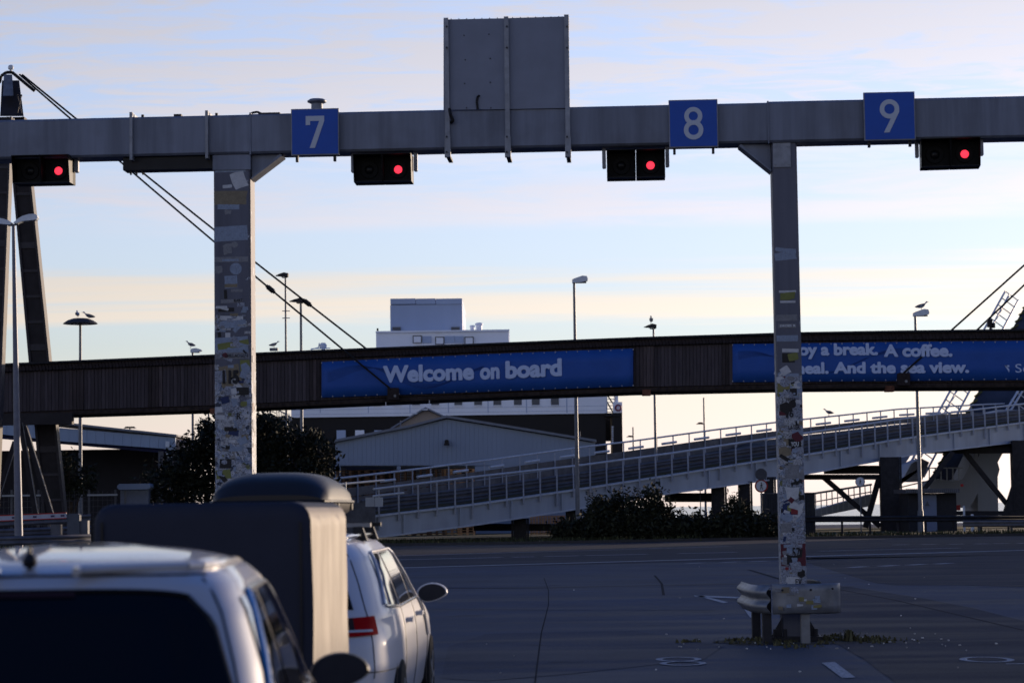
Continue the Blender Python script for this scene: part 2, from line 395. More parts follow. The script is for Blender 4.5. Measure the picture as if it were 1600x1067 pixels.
# ------------------------------------------------------------------ lane gantry
GD = Vector((1, -.048, 0)).normalized(); GN = Vector((.048, 1, 0)).normalized()   # along the beam; away from the camera
def GP(px, py, off=0.0):
    v = ray(px, py); k = (27.35 + off) / (v.y + .048 * v.x); return Vector((v.x * k, v.y * k, v.z * k + EYE))
def GX(px, z=6.1, off=0.0): p = GP(px, 200, off); return Vector((p.x, p.y, z))
ZT, ZB = 6.385, 5.905
A_RZ = math.atan2(GD.y, GD.x)
def gbox(mb, c, wd, dp, ht, bev=0): return mb.box(c, (wd, dp, ht), A_RZ, bev)
gan = thing('lane_gantry', (GX(800).x, GX(800).y, 0), 'long grey steel lane gantry spanning the asphalt on two sticker covered columns', 'gantry')
DEP = .42
def beam_seg(x0, x1, zt=ZT, zb=ZB, dp=DEP):
    a = GX(x0); c = GX(x1); m_ = (a + c) / 2 + GN * dp / 2; ln = (c - a).length
    mb = MB(); z = (zt + zb) / 2; r = .025
    pr = [(0, zb + r), (r, zb), (dp - r, zb), (dp, zb + r), (dp, zt - r), (dp - r, zt), (r, zt), (0, zt - r)]
    P = [Vector((a.x, a.y, 0)) + GN * q + Vector((0, 0, h)) for q, h in pr]
    mb.prism(P, c - a); return mb.build('beam', M_STEEL, gan)
for s in ((-900, 390, ZT - .005, ZB), (391, 1200, ZT, ZB), (1201, 2600, ZT + .012, ZB)): beam_seg(s[0], s[1], s[2], s[3])
for x in (391, 1200.5):
    mb = MB(); gbox(mb, GX(x, (ZT + ZB) / 2) + GN * DEP / 2, .016, DEP + .03, ZT - ZB + .03); mb.build('flange_plate', M_STEEL, gan)
# clamps and long tray under the left part
for x in (206, 324):
    mb = MB(); p = GX(x, (ZT + ZB) / 2) - GN * .03
    gbox(mb, p, .035, .05, ZT - ZB + .09); gbox(mb, GX(x, ZB - .03) + GN * DEP / 2, .035, DEP + .1, .05); gbox(mb, GX(x, ZT + .02) + GN * DEP / 2, .035, DEP + .1, .04)
    mb.build('clamp', M_STEEL2, gan)
mb = MB(); a = GX(190); c = GX(330)
gbox(mb, (a + c) / 2 * Vector((1, 1, 0)).x + Vector((0, 0, 0)) if False else Vector(((a.x + c.x) / 2, (a.y + c.y) / 2, ZB - .085)) + GN * .2, (c - a).length, .26, .15)
mb.build('cable_tray', M_BLACK, gan)
for x in (200, 209, 219): mb = MB(); mb.tube(GX(x, ZB - .16) + GN * .1, GX(x + 2, ZB - .215) + GN * .1, .012); mb.build('cable_gland', M_BLACK, gan)
for (x, dx) in ((228, 0), (410, 0), (344, 0)):
    pass
for x in (219, 335): mb = MB(); gbox(mb, GX(x, ZT + .02) + GN * .15, .03, .03, .05); mb.build('cable_clip', M_DKST, gan)
mb = MB(); gbox(mb, GX(276, ZT + .012) + GN * .1, .09, .1, .03); mb.build('junction_box', M_DKST, gan)
mb = MB(); gbox(mb, GX(420, ZT + .006) + GN * .1, .26, .16, .02); mb.build('cover_plate', M_DKST, gan)
mb = MB()
mb.path([GX(388, ZT) + GN * .1, GX(392, ZT + .03) + GN * .1, GX(400, ZT + .04) + GN * .1, GX(408, ZT + .01) + GN * .1], .014)
mb.build('cable', M_BLACK, gan)
# gussets
def gusset(x0, x1, zdrop, nm='gusset'):
    mb = MB(); p0 = GX(x0, ZB - .004); p1 = GX(x1, ZB - .004)
    for o_, wd_ in ((.1, .014), (.30, .014)):
        mb.prism([p0 + GN * o_, p1 + GN * o_, p0 + GN * o_ - Vector((0, 0, zdrop))], GN * wd_)
    d0 = p1 + GN * .05; d1 = p0 + GN * .05 - Vector((0, 0, zdrop))
    mb.prism([d0, d1, d1 + Vector((0, 0, -.02)), d0 + Vector((0, 0, -.02)) + GD * (.03 if x1 > x0 else -.03)], GN * .3)
    mb.build(nm, M_STEEL, gan)
gusset(391, 436, .28); gusset(1204, 1158, .32)
# columns
def column(xc, wd, top, gx0, dp=.36):
    mb = MB(); pb = GR(xc, 0) if False else None
    c = gx0 + GN * (dp / 2)
    r = .02
    pr = [(-wd / 2 + r, 0), (wd / 2 - r, 0), (wd / 2, r), (wd / 2, dp - r), (wd / 2 - r, dp), (-wd / 2 + r, dp), (-wd / 2, dp - r), (-wd / 2, r)]
    mb.prism([Vector((gx0.x, gx0.y, 0)) + GD * a + GN * b_ for a, b_ in pr], (0, 0, top))
    return mb
# stickers cover the lower metal; the finest layer of torn paper and pen marks is the column's own texture
def sticker_metal():
    m = mat('stickered_steel', (.095, .1, .13), rough=.55, metal=.15, var=.2, scale=5, streak=True); t = m.node_tree; n = t.nodes; l = t.links
    b_ = n['Principled BSDF']; src = b_.inputs['Base Color'].links[0].from_socket
    g = n.new('ShaderNodeNewGeometry'); sx = n.new('ShaderNodeSeparateXYZ'); l.new(g.outputs['Position'], sx.inputs[0])
    tcn = n.new('ShaderNodeTexCoord')
    vo = n.new('ShaderNodeTexVoronoi'); vo.inputs['Scale'].default_value = 24; vo.inputs['Randomness'].default_value = 1; l.new(tcn.outputs['Object'], vo.inputs[0])
    rp = n.new('ShaderNodeValToRGB'); rp.color_ramp.interpolation = 'CONSTANT'; e = rp.color_ramp.elements
    e[0].position = 0; e[0].color = (.32, .35, .42, 1); e[1].position = .25; e[1].color = (.2, .24, .33, 1)
    for p_, c_ in ((.42, (.38, .4, .46, 1)), (.6, (.2, .22, .26, 1)), (.7, (.24, .24, .25, 1)), (.82, (.05, .06, .09, 1)), (.88, (.33, .38, .46, 1)), (.95, (.16, .17, .08, 1))):
        q = e.new(p_); q.color = c_
    sp = n.new('ShaderNodeSeparateColor'); l.new(vo.outputs['Color'], sp.inputs[0]); l.new(sp.outputs[0], rp.inputs[0])
    n2 = n.new('ShaderNodeTexNoise'); n2.inputs['Scale'].default_value = 26; n2.inputs['Detail'].default_value = 5; n2.inputs['Distortion'].default_value = 1.5; l.new(tcn.outputs['Object'], n2.inputs[0])
    m1 = n.new('ShaderNodeMath'); m1.operation = 'SUBTRACT'; l.new(n2.outputs[0], m1.inputs[0]); m1.inputs[1].default_value = .5
    m2 = n.new('ShaderNodeMath'); m2.operation = 'ABSOLUTE'; l.new(m1.outputs[0], m2.inputs[0])
    m3 = n.new('ShaderNodeMapRange'); m3.inputs[1].default_value = .018; m3.inputs[2].default_value = .036; m3.inputs[3].default_value = .15; m3.inputs[4].default_value = 1; l.new(m2.outputs[0], m3.inputs[0])
    sc_ = n.new('ShaderNodeVectorMath'); sc_.operation = 'SCALE'; l.new(rp.outputs[0], sc_.inputs[0]); l.new(m3.outputs[0], sc_.inputs['Scale'])
    n3 = n.new('ShaderNodeTexNoise'); n3.inputs['Scale'].default_value = 4; n3.inputs['Detail'].default_value = 4; l.new(tcn.outputs['Object'], n3.inputs[0])
    hz = n.new('ShaderNodeMapRange'); hz.inputs[1].default_value = 3.5; hz.inputs[2].default_value = 2.6; hz.inputs[3].default_value = 0; hz.inputs[4].default_value = .42; l.new(sx.outputs[2], hz.inputs[0])
    lo = n.new('ShaderNodeMapRange'); lo.inputs[1].default_value = .62; lo.inputs[2].default_value = .7; l.new(sx.outputs[2], lo.inputs[0])
    ad = n.new('ShaderNodeMath'); ad.operation = 'ADD'; l.new(n3.outputs[0], ad.inputs[0]); l.new(hz.outputs[0], ad.inputs[1])
    th = n.new('ShaderNodeMapRange'); th.inputs[1].default_value = .66; th.inputs[2].default_value = .68; l.new(ad.outputs[0], th.inputs[0])
    ml = n.new('ShaderNodeMath'); ml.operation = 'MULTIPLY'; l.new(th.outputs[0], ml.inputs[0]); l.new(lo.outputs[0], ml.inputs[1])
    mx = n.new('ShaderNodeMix'); mx.data_type = 'RGBA'; l.new(ml.outputs[0], mx.inputs[0]); l.new(src, mx.inputs[6]); l.new(sc_.outputs[0], mx.inputs[7]); l.new(mx.outputs[2], b_.inputs['Base Color'])
    return m
M_COLS = sticker_metal()
W1, W2 = .445, .30
c1p = GX(361); c1p.z = 0; c2b = GR(1243, 1003); c2p = Vector((GX(1225).x, 0, 0)); c2p = GX(1225); c2p.z = 0
c1p = c1p + GN * .04; c2p = c2p + GN * .05
col1 = column(361, W1, ZB - .003, c1p).build('column', M_COLS, gan, label='wider left column with sticker layers')
col2 = column(1225, W2, ZB - .003, c2p).build('column', M_COLS, gan, label='narrow right column standing inside a crash guard')
for px_o in (-560, 2150):
    po = GX(px_o); po.z = 0; po = po + GN * .05; column(px_o, W2, ZB - .003, po).build('column', M_STEEL, gan)
mb = MB(); gbox(mb, Vector((c1p.x, c1p.y, ZB - .10)) + GN * .15, W1 + .014, .33, .18); mb.build('collar', M_STEEL, gan)
mb = MB(); gbox(mb, Vector((c2p.x, c2p.y, ZB - .15)) - GD * .03 - GN * .008, .21, .012, .29); mb.build('splice_plate', M_STEEL2, gan)
for a_ in (-.11, .05):
    for z_ in (-.05, -.26): mb = MB(); p = Vector((c2p.x, c2p.y, ZB + z_)) + GD * a_ - GN * .012; mb.tube(p, p - GN * .015, .012, seg=6); mb.build('bolt', M_STEEL2, gan)
mb = MB(); gbox(mb, Vector((c2p.x, c2p.y, .03)) + GN * .18, .62, .6, .06); mb.build('base_plate', M_DKST, gan)
for a_ in (-.24, -.12, .12, .24):
    mb = MB(); p = Vector((c2p.x, c2p.y, .06)) + GD * a_ - GN * .06; mb.tube(p, p + Vector((0, 0, .09)), .022, seg=6); mb.build('anchor_bolt', M_DKST, gan)
for a_ in (-1, 1):
    mb = MB(); p = Vector((c2p.x, c2p.y, .06)) + GD * a_ * (W2 / 2 + .003); mb.prism([p, p + GD * a_ * .13, p + Vector((0, 0, .22))], GN * .02); mb.build('foot_rib', M_DKST, gan)

# round vent stub on top of the beam
mb = MB(); p = GX(493, ZT - .02) + GN * .15
mb.lathe(p, [(.07, 0), (.07, .15), (.115, .17), (.118, .185), (.09, .205), (.02, .21)], 20); mb.build('vent_stub', M_STEEL, gan, smooth=True)

# stickers
STK = {}
def stk_mat(nm, c, marks=.0):
    c = tuple(x * .62 for x in c)
    if nm in STK: return STK[nm]
    m = mat('sticker_' + nm, c, rough=.45, var=.12, scale=20); STK[nm] = m
    if marks:
        t = m.node_tree; n = t.nodes; l = t.links; b_ = n['Principled BSDF']; src = b_.inputs['Base Color'].links[0].from_socket
        tcn = n.new('ShaderNodeTexCoord'); oi = n.new('ShaderNodeObjectInfo'); ad = n.new('ShaderNodeVectorMath'); ad.operation = 'ADD'
        l.new(tcn.outputs['Object'], ad.inputs[0]); sc_ = n.new('ShaderNodeVectorMath'); sc_.operation = 'SCALE'; sc_.inputs[0].default_value = (17, 11, 13); l.new(oi.outputs['Random'], sc_.inputs['Scale']); l.new(sc_.outputs[0], ad.inputs[1])
        ns = n.new('ShaderNodeTexNoise'); ns.inputs['Scale'].default_value = 34; ns.inputs['Distortion'].default_value = 2; l.new(ad.outputs[0], ns.inputs[0])
        a = n.new('ShaderNodeMath'); a.operation = 'SUBTRACT'; l.new(ns.outputs[0], a.inputs[0]); a.inputs[1].default_value = .52
        a2 = n.new('ShaderNodeMath'); a2.operation = 'ABSOLUTE'; l.new(a.outputs[0], a2.inputs[0])
        r_ = n.new('ShaderNodeMapRange'); r_.inputs[1].default_value = .02; r_.inputs[2].default_value = .04; r_.inputs[3].default_value = marks; r_.inputs[4].default_value = 0; l.new(a2.outputs[0], r_.inputs[0])
        mx = n.new('ShaderNodeMix'); mx.data_type = 'RGBA'; l.new(r_.outputs[0], mx.inputs[0]); l.new(src, mx.inputs[6]); mx.inputs[7].default_value = (.02, .02, .03, 1); l.new(mx.outputs[2], b_.inputs['Base Color'])
    return m
PAL = [('white', (.42, .46, .56), 1.0, 8), ('pale_blue', (.34, .42, .56), .4, 5), ('grey', (.3, .31, .34), .5, 3), ('black', (.02, .02, .025), 0, 3), ('navy', (.02, .04, .14), 0, 1),
       ('lime', (.24, .26, .08), 0, .35), ('yellow', (.28, .25, .1), 0, .2), ('red', (.26, .03, .04), 0, .35), ('tan', (.3, .25, .17), .4, 1.2), ('torn_white', (.7, .72, .76), .2, 3), ('maroon', (.12, .02, .04), 0, .5), ('ink_white', (.58, .6, .64), 1.0, 4)]
layer = [0]
def sticker(colobj, base, fx, z, w_, h_, m, ang=0.0, shape='rect', jag=0.0, side=None):
    """fx: across the front face in metres from its middle; or side=1 for the right-hand face"""
    layer[0] += 1; off = .0012 + .00006 * (layer[0] % 140)
    n_ = 4; pts = []
    if shape == 'round': pts = [(w_ / 2 * math.cos(t), h_ / 2 * math.sin(t)) for t in np.linspace(0, 2 * math.pi, 16, endpoint=False)]
    elif shape == 'hex': pts = [(w_ / 2 * math.cos(t), h_ / 2 * math.sin(t)) for t in np.linspace(.5, .5 + 2 * math.pi, 6, endpoint=False)]
    else: pts = [(-w_ / 2, -h_ / 2), (0, -h_ / 2), (w_ / 2, -h_ / 2), (w_ / 2, 0), (w_ / 2, h_ / 2), (0, h_ / 2), (-w_ / 2, h_ / 2), (-w_ / 2, 0)]
    if jag: pts = [(a + random.uniform(-jag, jag) * w_, c + random.uniform(-jag, jag) * h_) for a, c in pts]
    ca, sa = math.cos(ang), math.sin(ang); hw = (W1 if colobj is col1 else W2) / 2 - .004
    P = []
    for a, c in pts:
        x_ = a * ca - c * sa; y_ = a * sa + c * ca
        if side is None: P.append(base + GD * max(-hw, min(hw, fx + x_)) + Vector((0, 0, z + y_)) - GN * off)
        else: P.append(base + GD * (hw + .004 + off) + GN * max(.03, min(.33, fx + x_)) + Vector((0, 0, z + y_)))
    mb = MB(); mb.add(P, [tuple(range(len(P)))]); o = mb.build('sticker', m, colobj)
    return o
def scatter(colobj, base, wd, n_, z0, z1, pw, seed, side=None):
    rnd = random.Random(seed); tot = sum(p[3] for p in PAL)
    for _ in range(n_):
        z = z0 + (z1 - z0) * rnd.random() ** pw; q = rnd.random() * tot
        for p in PAL:
            q -= p[3]
            if q <= 0: break
        w_ = rnd.choice((.04, .06, .07, .09, .12, .15)) * rnd.uniform(.8, 1.2); h_ = w_ * rnd.choice((.35, .5, .6, .8, 1.0))
        if z > 3.4: h_ *= .6
        fx = rnd.uniform(-.5, .5) * (wd - w_ * .8) if side is None else rnd.uniform(.05, .3)
        sh = rnd.choice(('rect',) * 6 + ('round', 'hex')); random.seed(rnd.random())
        sticker(colobj, base, fx, z, w_, h_ if sh == 'rect' else w_ * .8, stk_mat(p[0], p[1], p[2]), rnd.choice((0, 0, 0, rnd.uniform(-.9, .9), rnd.uniform(-.3, .3))), sh, rnd.choice((0, 0, .05, .12)), side)
col1['_o'] = gan['_o']; col2['_o'] = gan['_o']
scatter(col1, c1p, W1, 150, 1.2, 4.1, 1.0, 3)
scatter(col2, c2p, W2, 190, .7, 3.15, 1.0, 5)
scatter(col1, c1p, W1, 16, .8, 3.6, 1.0, 9, side=1)
def zc(py, base=c1p): return GP(361, py).z
def fxp(base, px, py): p = GP(px, py, .04); return (p - base).dot(GD)
def S1(x0, y0, x1, y1, cname, ang=0, shape='rect', jag=0, colobj=col1, base=c1p):
    pal = {p[0]: p for p in PAL}[cname]; a = GP(x0, y0, .04); c = GP(x1, y1, .04)
    return sticker(colobj, base, ((a + c) / 2 - base).dot(GD), (a.z + c.z) / 2, abs((c - a).dot(GD)), abs(a.z - c.z), stk_mat(*pal[:3]), ang, shape, jag)
layer[0] = 141 * 3
S1(336, 256, 384, 269, 'pale_blue', 0, jag=.04); S1(362, 270, 384, 294, 'torn_white', .4, jag=.08); S1(348, 289, 362, 294, 'torn_white', .05, jag=.1)
S1(333, 299, 386, 319, 'tan', 0, jag=.03); S1(340, 320, 374, 327, 'pale_blue', -.03); S1(351, 328, 362, 335, 'grey', 0, jag=.15)
S1(333, 354, 387, 376, 'pale_blue', .04); S1(349, 382, 362, 396, 'grey', .2, jag=.1); S1(361, 378, 372, 387, 'grey', 0, 'round')
S1(334, 402, 388, 409, 'grey', 0); S1(347, 405, 373, 408, 'pale_blue', 0); S1(359, 411, 378, 429, 'pale_blue', 0, 'round'); S1(336, 415, 347, 427, 'grey', .1, jag=.1)
S1(351, 431, 371, 450, 'pale_blue', .04); S1(351, 444, 371, 449, 'tan', 0); S1(350, 453, 355, 467, 'black', .05); S1(361, 452, 379, 456, 'grey', -.03)
S1(345, 468, 379, 473, 'grey', .02); S1(341, 481, 366, 487, 'black', 0); S1(344, 494, 380, 500, 'torn_white', -.03)
S1(344, 501, 384, 512, 'pale_blue', .05, jag=.05); S1(352, 520, 360, 528, 'torn_white', 0); S1(340, 512, 345, 527, 'black', .1)
S1(334, 527, 388, 551, 'pale_blue', .03, jag=.02); S1(340, 534, 389, 543, 'lime', .14); S1(336, 551, 390, 560, 'grey', 0); S1(375, 562, 390, 580, 'lime', 0, jag=.03); S1(345, 570, 376, 602, 'tan', .1, jag=.1)
pal = {p[0]: p for p in PAL}
def C2(*a, **k): return S1(*a, colobj=col2, base=c2p, **k)
C2(1212, 388, 1243, 394, 'pale_blue', ang=-.12, jag=.08); C2(1210, 394, 1244, 406, 'pale_blue', ang=.1, jag=.03); C2(1217, 454, 1244, 457, 'torn_white', ang=0); C2(1219, 458, 1244, 468, 'lime', ang=.1, jag=.12); C2(1219, 470, 1243, 473, 'torn_white')
C2(1212, 492, 1246, 501, 'grey'); C2(1216, 506, 1244, 512, 'grey'); C2(1213, 524, 1247, 533, 'pale_blue', jag=.02); C2(1222, 545, 1248, 550, 'torn_white', ang=-.04); C2(1222, 552, 1242, 566, 'black'); C2(1232, 552, 1248, 563, 'lime', ang=.1, jag=.1)
C2(1220, 573, 1234, 585, 'torn_white', ang=.5, jag=.06); C2(1219, 588, 1230, 599, 'maroon'); C2(1231, 588, 1250, 597, 'white', ang=.1); C2(1240, 595, 1252, 608, 'torn_white', shape='round'); C2(1213, 602, 1224, 620, 'lime', shape='round')
C2(1218, 850, 1262, 884, 'maroon', jag=.03); C2(1220, 884, 1262, 915, 'white', jag=.02); C2(1245, 888, 1259, 903, 'black', shape='hex'); C2(1226, 885, 1233, 891, 'red', shape='hex'); C2(1234, 885, 1241, 891, 'red', shape='hex')
C2(1232, 685, 1252, 700, 'black', ang=.05); C2(1236, 794, 1247, 803, 'red', ang=-.05); C2(1226, 852, 1256, 874, 'black', ang=-.1, shape='hex'); C2(1229, 856, 1251, 869, 'white', shape='hex')
M_INK = mat('ink', (.015, .015, .02), rough=.5, var=.1); M_INKW = mat('ink_pale', (.55, .58, .62), rough=.5, var=.1)
def T1(s, x0, y0, x1, y1, m, colobj=col1, base=c1p, ang=0.0, bold=.02):
    a = GP(x0, y1, .04); c = GP(x1, y0, .04); p = base + GD * (a - base).dot(GD); p.z = a.z; p -= GN * .0105
    ux = GD * math.cos(ang) + Vector((0, 0, math.sin(ang))); uz = Vector((0, 0, math.cos(ang))) - GD * math.sin(ang)
    o = text_mesh(s, 'lettering', m, colobj, p, ux, uz, width=abs((c - a).dot(GD)), height=abs(c.z - a.z), bold=bold, depth=.001)
T1('115', 348, 578, 373, 600, M_INK, bold=.05); T1('J. WILLADSEN', 346, 553, 387, 560, M_INK, bold=.01); T1('KART', 366, 467, 379, 472, M_INK)
T1('R', 370, 645, 377, 655, M_INK); T1('96', 1226, 640, 1240, 652, M_INK, col2, c2p, bold=.03); T1('DROID. R', 1219, 507, 1243, 511, M_INKW, col2, c2p)
T1('J. TRELL', 1222, 622, 1244, 629, M_INK, col2, c2p, .06); T1('LATER', 1232, 664, 1250, 671, M_INK, col2, c2p, .04); T1('YOU', 1236, 690, 1248, 697, M_INKW, col2, c2p); T1('EV', 1243, 904, 1253, 913, M_INK, col2, c2p); T1('57', 1238, 855, 1250, 871, M_INK, col2, c2p)

# ------------------------------------------------------------------ signs on the gantry
def sq_sign(x0, y0, x1, y1, word, label):
    a = GP(x0, y1, -.1); c = GP(x1, y0, -.1); wd = (c - a).dot(GD); cx_ = (a + c) / 2; ht = c.z - a.z
    t = thing('lane_number_sign', (cx_.x, cx_.y, a.z), label, 'sign', 'blue lane number signs on the gantry')
    mb = MB(); gbox(mb, cx_ + GN * .033, wd, .045, ht); mb.build('frame', M_STEEL2, t)
    mb = MB(); gbox(mb, cx_ + GN * .008, wd - .022, .012, ht - .022); mb.build('face', M_BLUE, t)
    for s_ in (-1, 1):
        mb = MB(); p = cx_ + GD * s_ * (wd / 2 - .06) + GN * .085; p.z = a.z - .03
        gbox(mb, p, .03, .06, .08); gbox(mb, Vector((p.x, p.y, (a.z + c.z) / 2)) , .03, .05, ht * .9); mb.build('bracket', M_DKST, t)
    return t, cx_, wd, ht
def digit(t, cx_, polys):
    mb = MB()
    for pi_, P in enumerate(polys):
        cx_ = cx_ - GN * .0012 * pi_
        if P[0] == 'ring':
            _, u, v, r, q = P; sg = 32; V = []; F = []
            for i in range(sg):
                an = 2 * math.pi * i / sg
                for rr in (r, r - q):
                    for dd in (0, .004): V.append(cx_ + GD * (u + rr * math.cos(an) * (1 if len(P) else 1)) + Vector((0, 0, v + rr * math.sin(an))) - GN * dd + GN * .001)
            for i in range(sg):
                j = (i + 1) % sg; k = 4 * i; l_ = 4 * j
                F += [(k + 1, l_ + 1, l_ + 3, k + 3), (k, k + 1, k + 1, k)[:0] or (k + 1, k, l_, l_ + 1), (k + 2, k + 3, l_ + 3, l_ + 2)]
            mb.add(V, F)
        else: mb.prism([cx_ + GD * u + Vector((0, 0, v)) + GN * .001 for u, v in P], -GN * .004)
    mb.build('numeral', M_DIG, t)
t, c_, wd, ht = sq_sign(455, 169, 529, 243, '7', 'blue square sign with the numeral 7 beside the left column')
k = MPP(27.3)
digit(t, c_, [[(-14.5 * k, 25 * k), (15 * k, 25 * k), (15 * k, 17 * k), (-7.5 * k, 17 * k), (-7.5 * k, 10.5 * k), (-14.5 * k, 10.5 * k)], [(7 * k, 17 * k), (15 * k, 17 * k), (0 * k, -26 * k), (-8.5 * k, -26 * k)]])
t, c_, wd, ht = sq_sign(1046, 155, 1121, 231, '8', 'blue square sign with the numeral 8 left of the right column')
digit(t, c_, [('ring', 0, 11.5 * k, 14.2 * k, 7 * k), ('ring', 0, -10.5 * k, 15.3 * k, 7.2 * k)])
t, c_, wd, ht = sq_sign(1351, 143, 1429, 220, '9', 'blue square sign with the numeral 9 right of the right column')
digit(t, c_, [('ring', 0, 11 * k, 15.2 * k, 7.2 * k), [(7.5 * k, 7 * k), (15 * k, 9 * k), (15 * k, 6 * k), (-1 * k, -26 * k), (-9.5 * k, -26 * k)]])

# large board seen from behind
a = GP(693, 172, -.03); c_ = GP(889, 27, -.03)
t = thing('large_sign_board', (((a + c_) / 2).x, ((a + c_) / 2).y, a.z), 'large sign board seen from behind standing above the middle of the gantry', 'sign board')
def bpt(x, y, off): return GP(x, y, off)
mb = MB(); P = [bpt(693, 172, -.02), bpt(790, 171, -.02), bpt(790, 29, -.02), bpt(693, 31, -.02)]
mb.prism(P, GN * .03); mb.build('panel', M_BOARD, t)
mb = MB(); P = [bpt(790.4, 171, -.02), bpt(889, 169, -.02), bpt(889, 26, -.02), bpt(790.4, 28.9, -.02)]
mb.prism(P, GN * .03); mb.build('panel', M_BOARD, t)
for x, yt in ((697, 29), (791, 27), (885, 24)):
    mb = MB(); p0 = bpt(x + 2.5, 220, -.05); p1 = bpt(x, yt, -.05)
    mb.beam(p0, p1, .055, .055, up=GN); 
    q0 = bpt(x + 2.8, 246, -.045); q1 = bpt(x + 2.5, 214, -.045); mb.beam(q0, q1, .07, .075, up=GN)
    o = mb.build('post', M_STEEL2, t)
    for y_ in (42, 75, 214, 238): mb = MB(); z_ = bpt(x + 1, y_, -.085); mb.tube(z_, z_ - GN * .015, .011, seg=6); mb.build('bolt', M_DKST, t)
    mb = MB(); z_ = bpt(x + 2.8, 243, -.04); gbox(mb, z_ + GN * .25, .05, .5, .03)
    mb.build('foot_clamp', M_DKST, t)
mb = MB()
for x in range(705, 885, 12): z_ = bpt(x, 30.5 - (x - 693) * .022, -.022); mb.tube(z_, z_ - GN * .004, .006, seg=6)
for x, y in ((725, 56), (764, 54), (727, 94), (766, 92), (726, 131), (766, 129), (729, 169), (767, 169)): z_ = bpt(x, y, -.022); mb.tube(z_, z_ - GN * .004, .009, seg=6)
mb.build('rivet', M_DKST, t, kind='stuff')
mb = MB(); mb.path([bpt(746.5, 171, -.04), bpt(745, 160, -.045), bpt(746, 152, -.04), bpt(749, 150, -.02)], .014)
mb.build('cable', M_BLACK, t); mb = MB(); mb.path([bpt(702, 170, -.07), bpt(704, 180, -.09), bpt(708, 189, -.07), bpt(705, 192, -.03)], .018); mb.build('cable', M_BLACK, t)

# ------------------------------------------------------------------ lane signals
M_RED = emis('red_lens', (1.0, .035, .07), 1.15)
M_RED.node_tree.nodes['Principled BSDF'].inputs['Base Color'].default_value = (.3, .01, .01, 1)
M_LENS = mat('dark_lens', (.004, .004, .005), rough=.3, var=.1, spec=.2)
M_VIS = mat('visor_black', (.006, .006, .007), rough=.4, var=.2); M_HOUS = mat('housing_black', (.003, .003, .0035), rough=.6, spec=.15)
sig = thing('lane_signal', (0, 0, 0), 'x', 'traffic light', 'red lane signals under the gantry beam')
Wd, Hd = .70, .335
for s_ in (-1, 1):
    x_ = s_ * Wd / 4
    mb = MB(); mb.box((x_, .09, 0), (Wd / 2 - .006, .14, Hd)); h_ = mb.build('housing', M_HOUS, sig)
    mb = MB(); h2 = Wd / 4 - .006; v2 = Hd / 2 - .002
    mb.box((x_, -.10, v2 - .006), (2 * h2, .24, .006)); mb.box((x_, -.06, -v2 + .006), (2 * h2, .16, .006))
    for q in (-1, 1): mb.hexa([(x_ + q * h2 - .003, .02, -v2), (x_ + q * h2 + .003, .02, -v2), (x_ + q * h2 + .003, -.14, -v2), (x_ + q * h2 - .003, -.14, -v2), (x_ + q * h2 - .003, .02, v2), (x_ + q * h2 + .003, .02, v2), (x_ + q * h2 + .003, -.22, v2), (x_ + q * h2 - .003, -.22, v2)])
    mb.build('visor', M_VIS, sig)
    mb = MB(); mb.lathe((x_, .018, 0), [(.11, 0), (.105, .012), (.0, .016)], 20, (0, -1, 0)); mb.build('lens_surround', M_HOUS, sig)
mb = MB(); mb.lathe((-Wd / 4, .002, 0), [(.055, 0), (.04, .012), (.0, .016)], 20, (0, -1, 0)); mb.build('lens', M_LENS, sig, smooth=True)
mb = MB(); mb.lathe((Wd / 4, .002, -.005), [(.049, 0), (.035, .012), (.0, .016)], 20, (0, -1, 0)); mb.build('lens', M_RED, sig, smooth=True, label='lit red lens')
for s_ in (-1, 1):
    mb = MB(); mb.box((s_ * (Wd / 2 + .03), .09, .13), (.045, .06, .3), bev=.01); mb.build('side_bracket', M_STEEL2, sig)
def sgpos(x, y): p = GP(x, y, .1); return p
for i, (x, y, lb) in enumerate(((69, 267, 'black twin signal with red lamp beneath the gantry end by the tall pylon'), (599.5, 265, 'black twin signal with red lamp between the numeral 7 sign and the large board'), (993.5, 258.5, 'black twin signal with red lamp just left of the numeral 8 sign'), (1484, 241, 'black twin signal with red lamp hanging right of the numeral 9 sign'))):
    p = sgpos(x, y)
    if i == 0: sig.location = p; sig.rotation_euler = (0, 0, A_RZ); sig['label'] = lb
    else: dup(sig, p, lb, A_RZ + (R(-4) if i == 3 else 0))

# ------------------------------------------------------------------ crash guard round the right column
gd = thing('crash_guard', (c2p.x, c2p.y - .3, 0), 'dented steel crash guard with stickers wrapped round the foot of the right column', 'guard rail')
def wprofile(z0, h, amp=.04):
    out = []
    for i in range(13):
        t_ = i / 12; out.append((amp * (0.5 - .5 * math.cos(4 * math.pi * t_)), z0 + h * t_))
    return out
def wsweep(pts, z0=.35, h=.32, amp=.045, mname='rail', m=M_ZINC, par=gd, th=.004):
    rows = []
    for i, p in enumerate(pts):
        a = pts[max(0, i - 1)]; c = pts[min(len(pts) - 1, i + 1)]; d = Vector((c[0] - a[0], c[1] - a[1], 0)).normalized(); nn = Vector((d.y, -d.x, 0))
        rows.append([Vector((p[0], p[1], z)) + nn * o_ for o_, z in wprofile(z0, h, amp)])
    mb = MB(); mb.strip(rows); o = mb.build(mname, m, par, smooth=True, sharp=60)
    sm = o.modifiers.new('s', 'SOLIDIFY'); sm.thickness = th; return o
X0, Y0 = c2p.x, c2p.y
left = [(X0 - .50, Y0 + 1.2), (X0 - .50, Y0 + .2), (X0 - .45, Y0 - .25), (X0 - .33, Y0 - .45)]
wsweep(left, amp=.06)
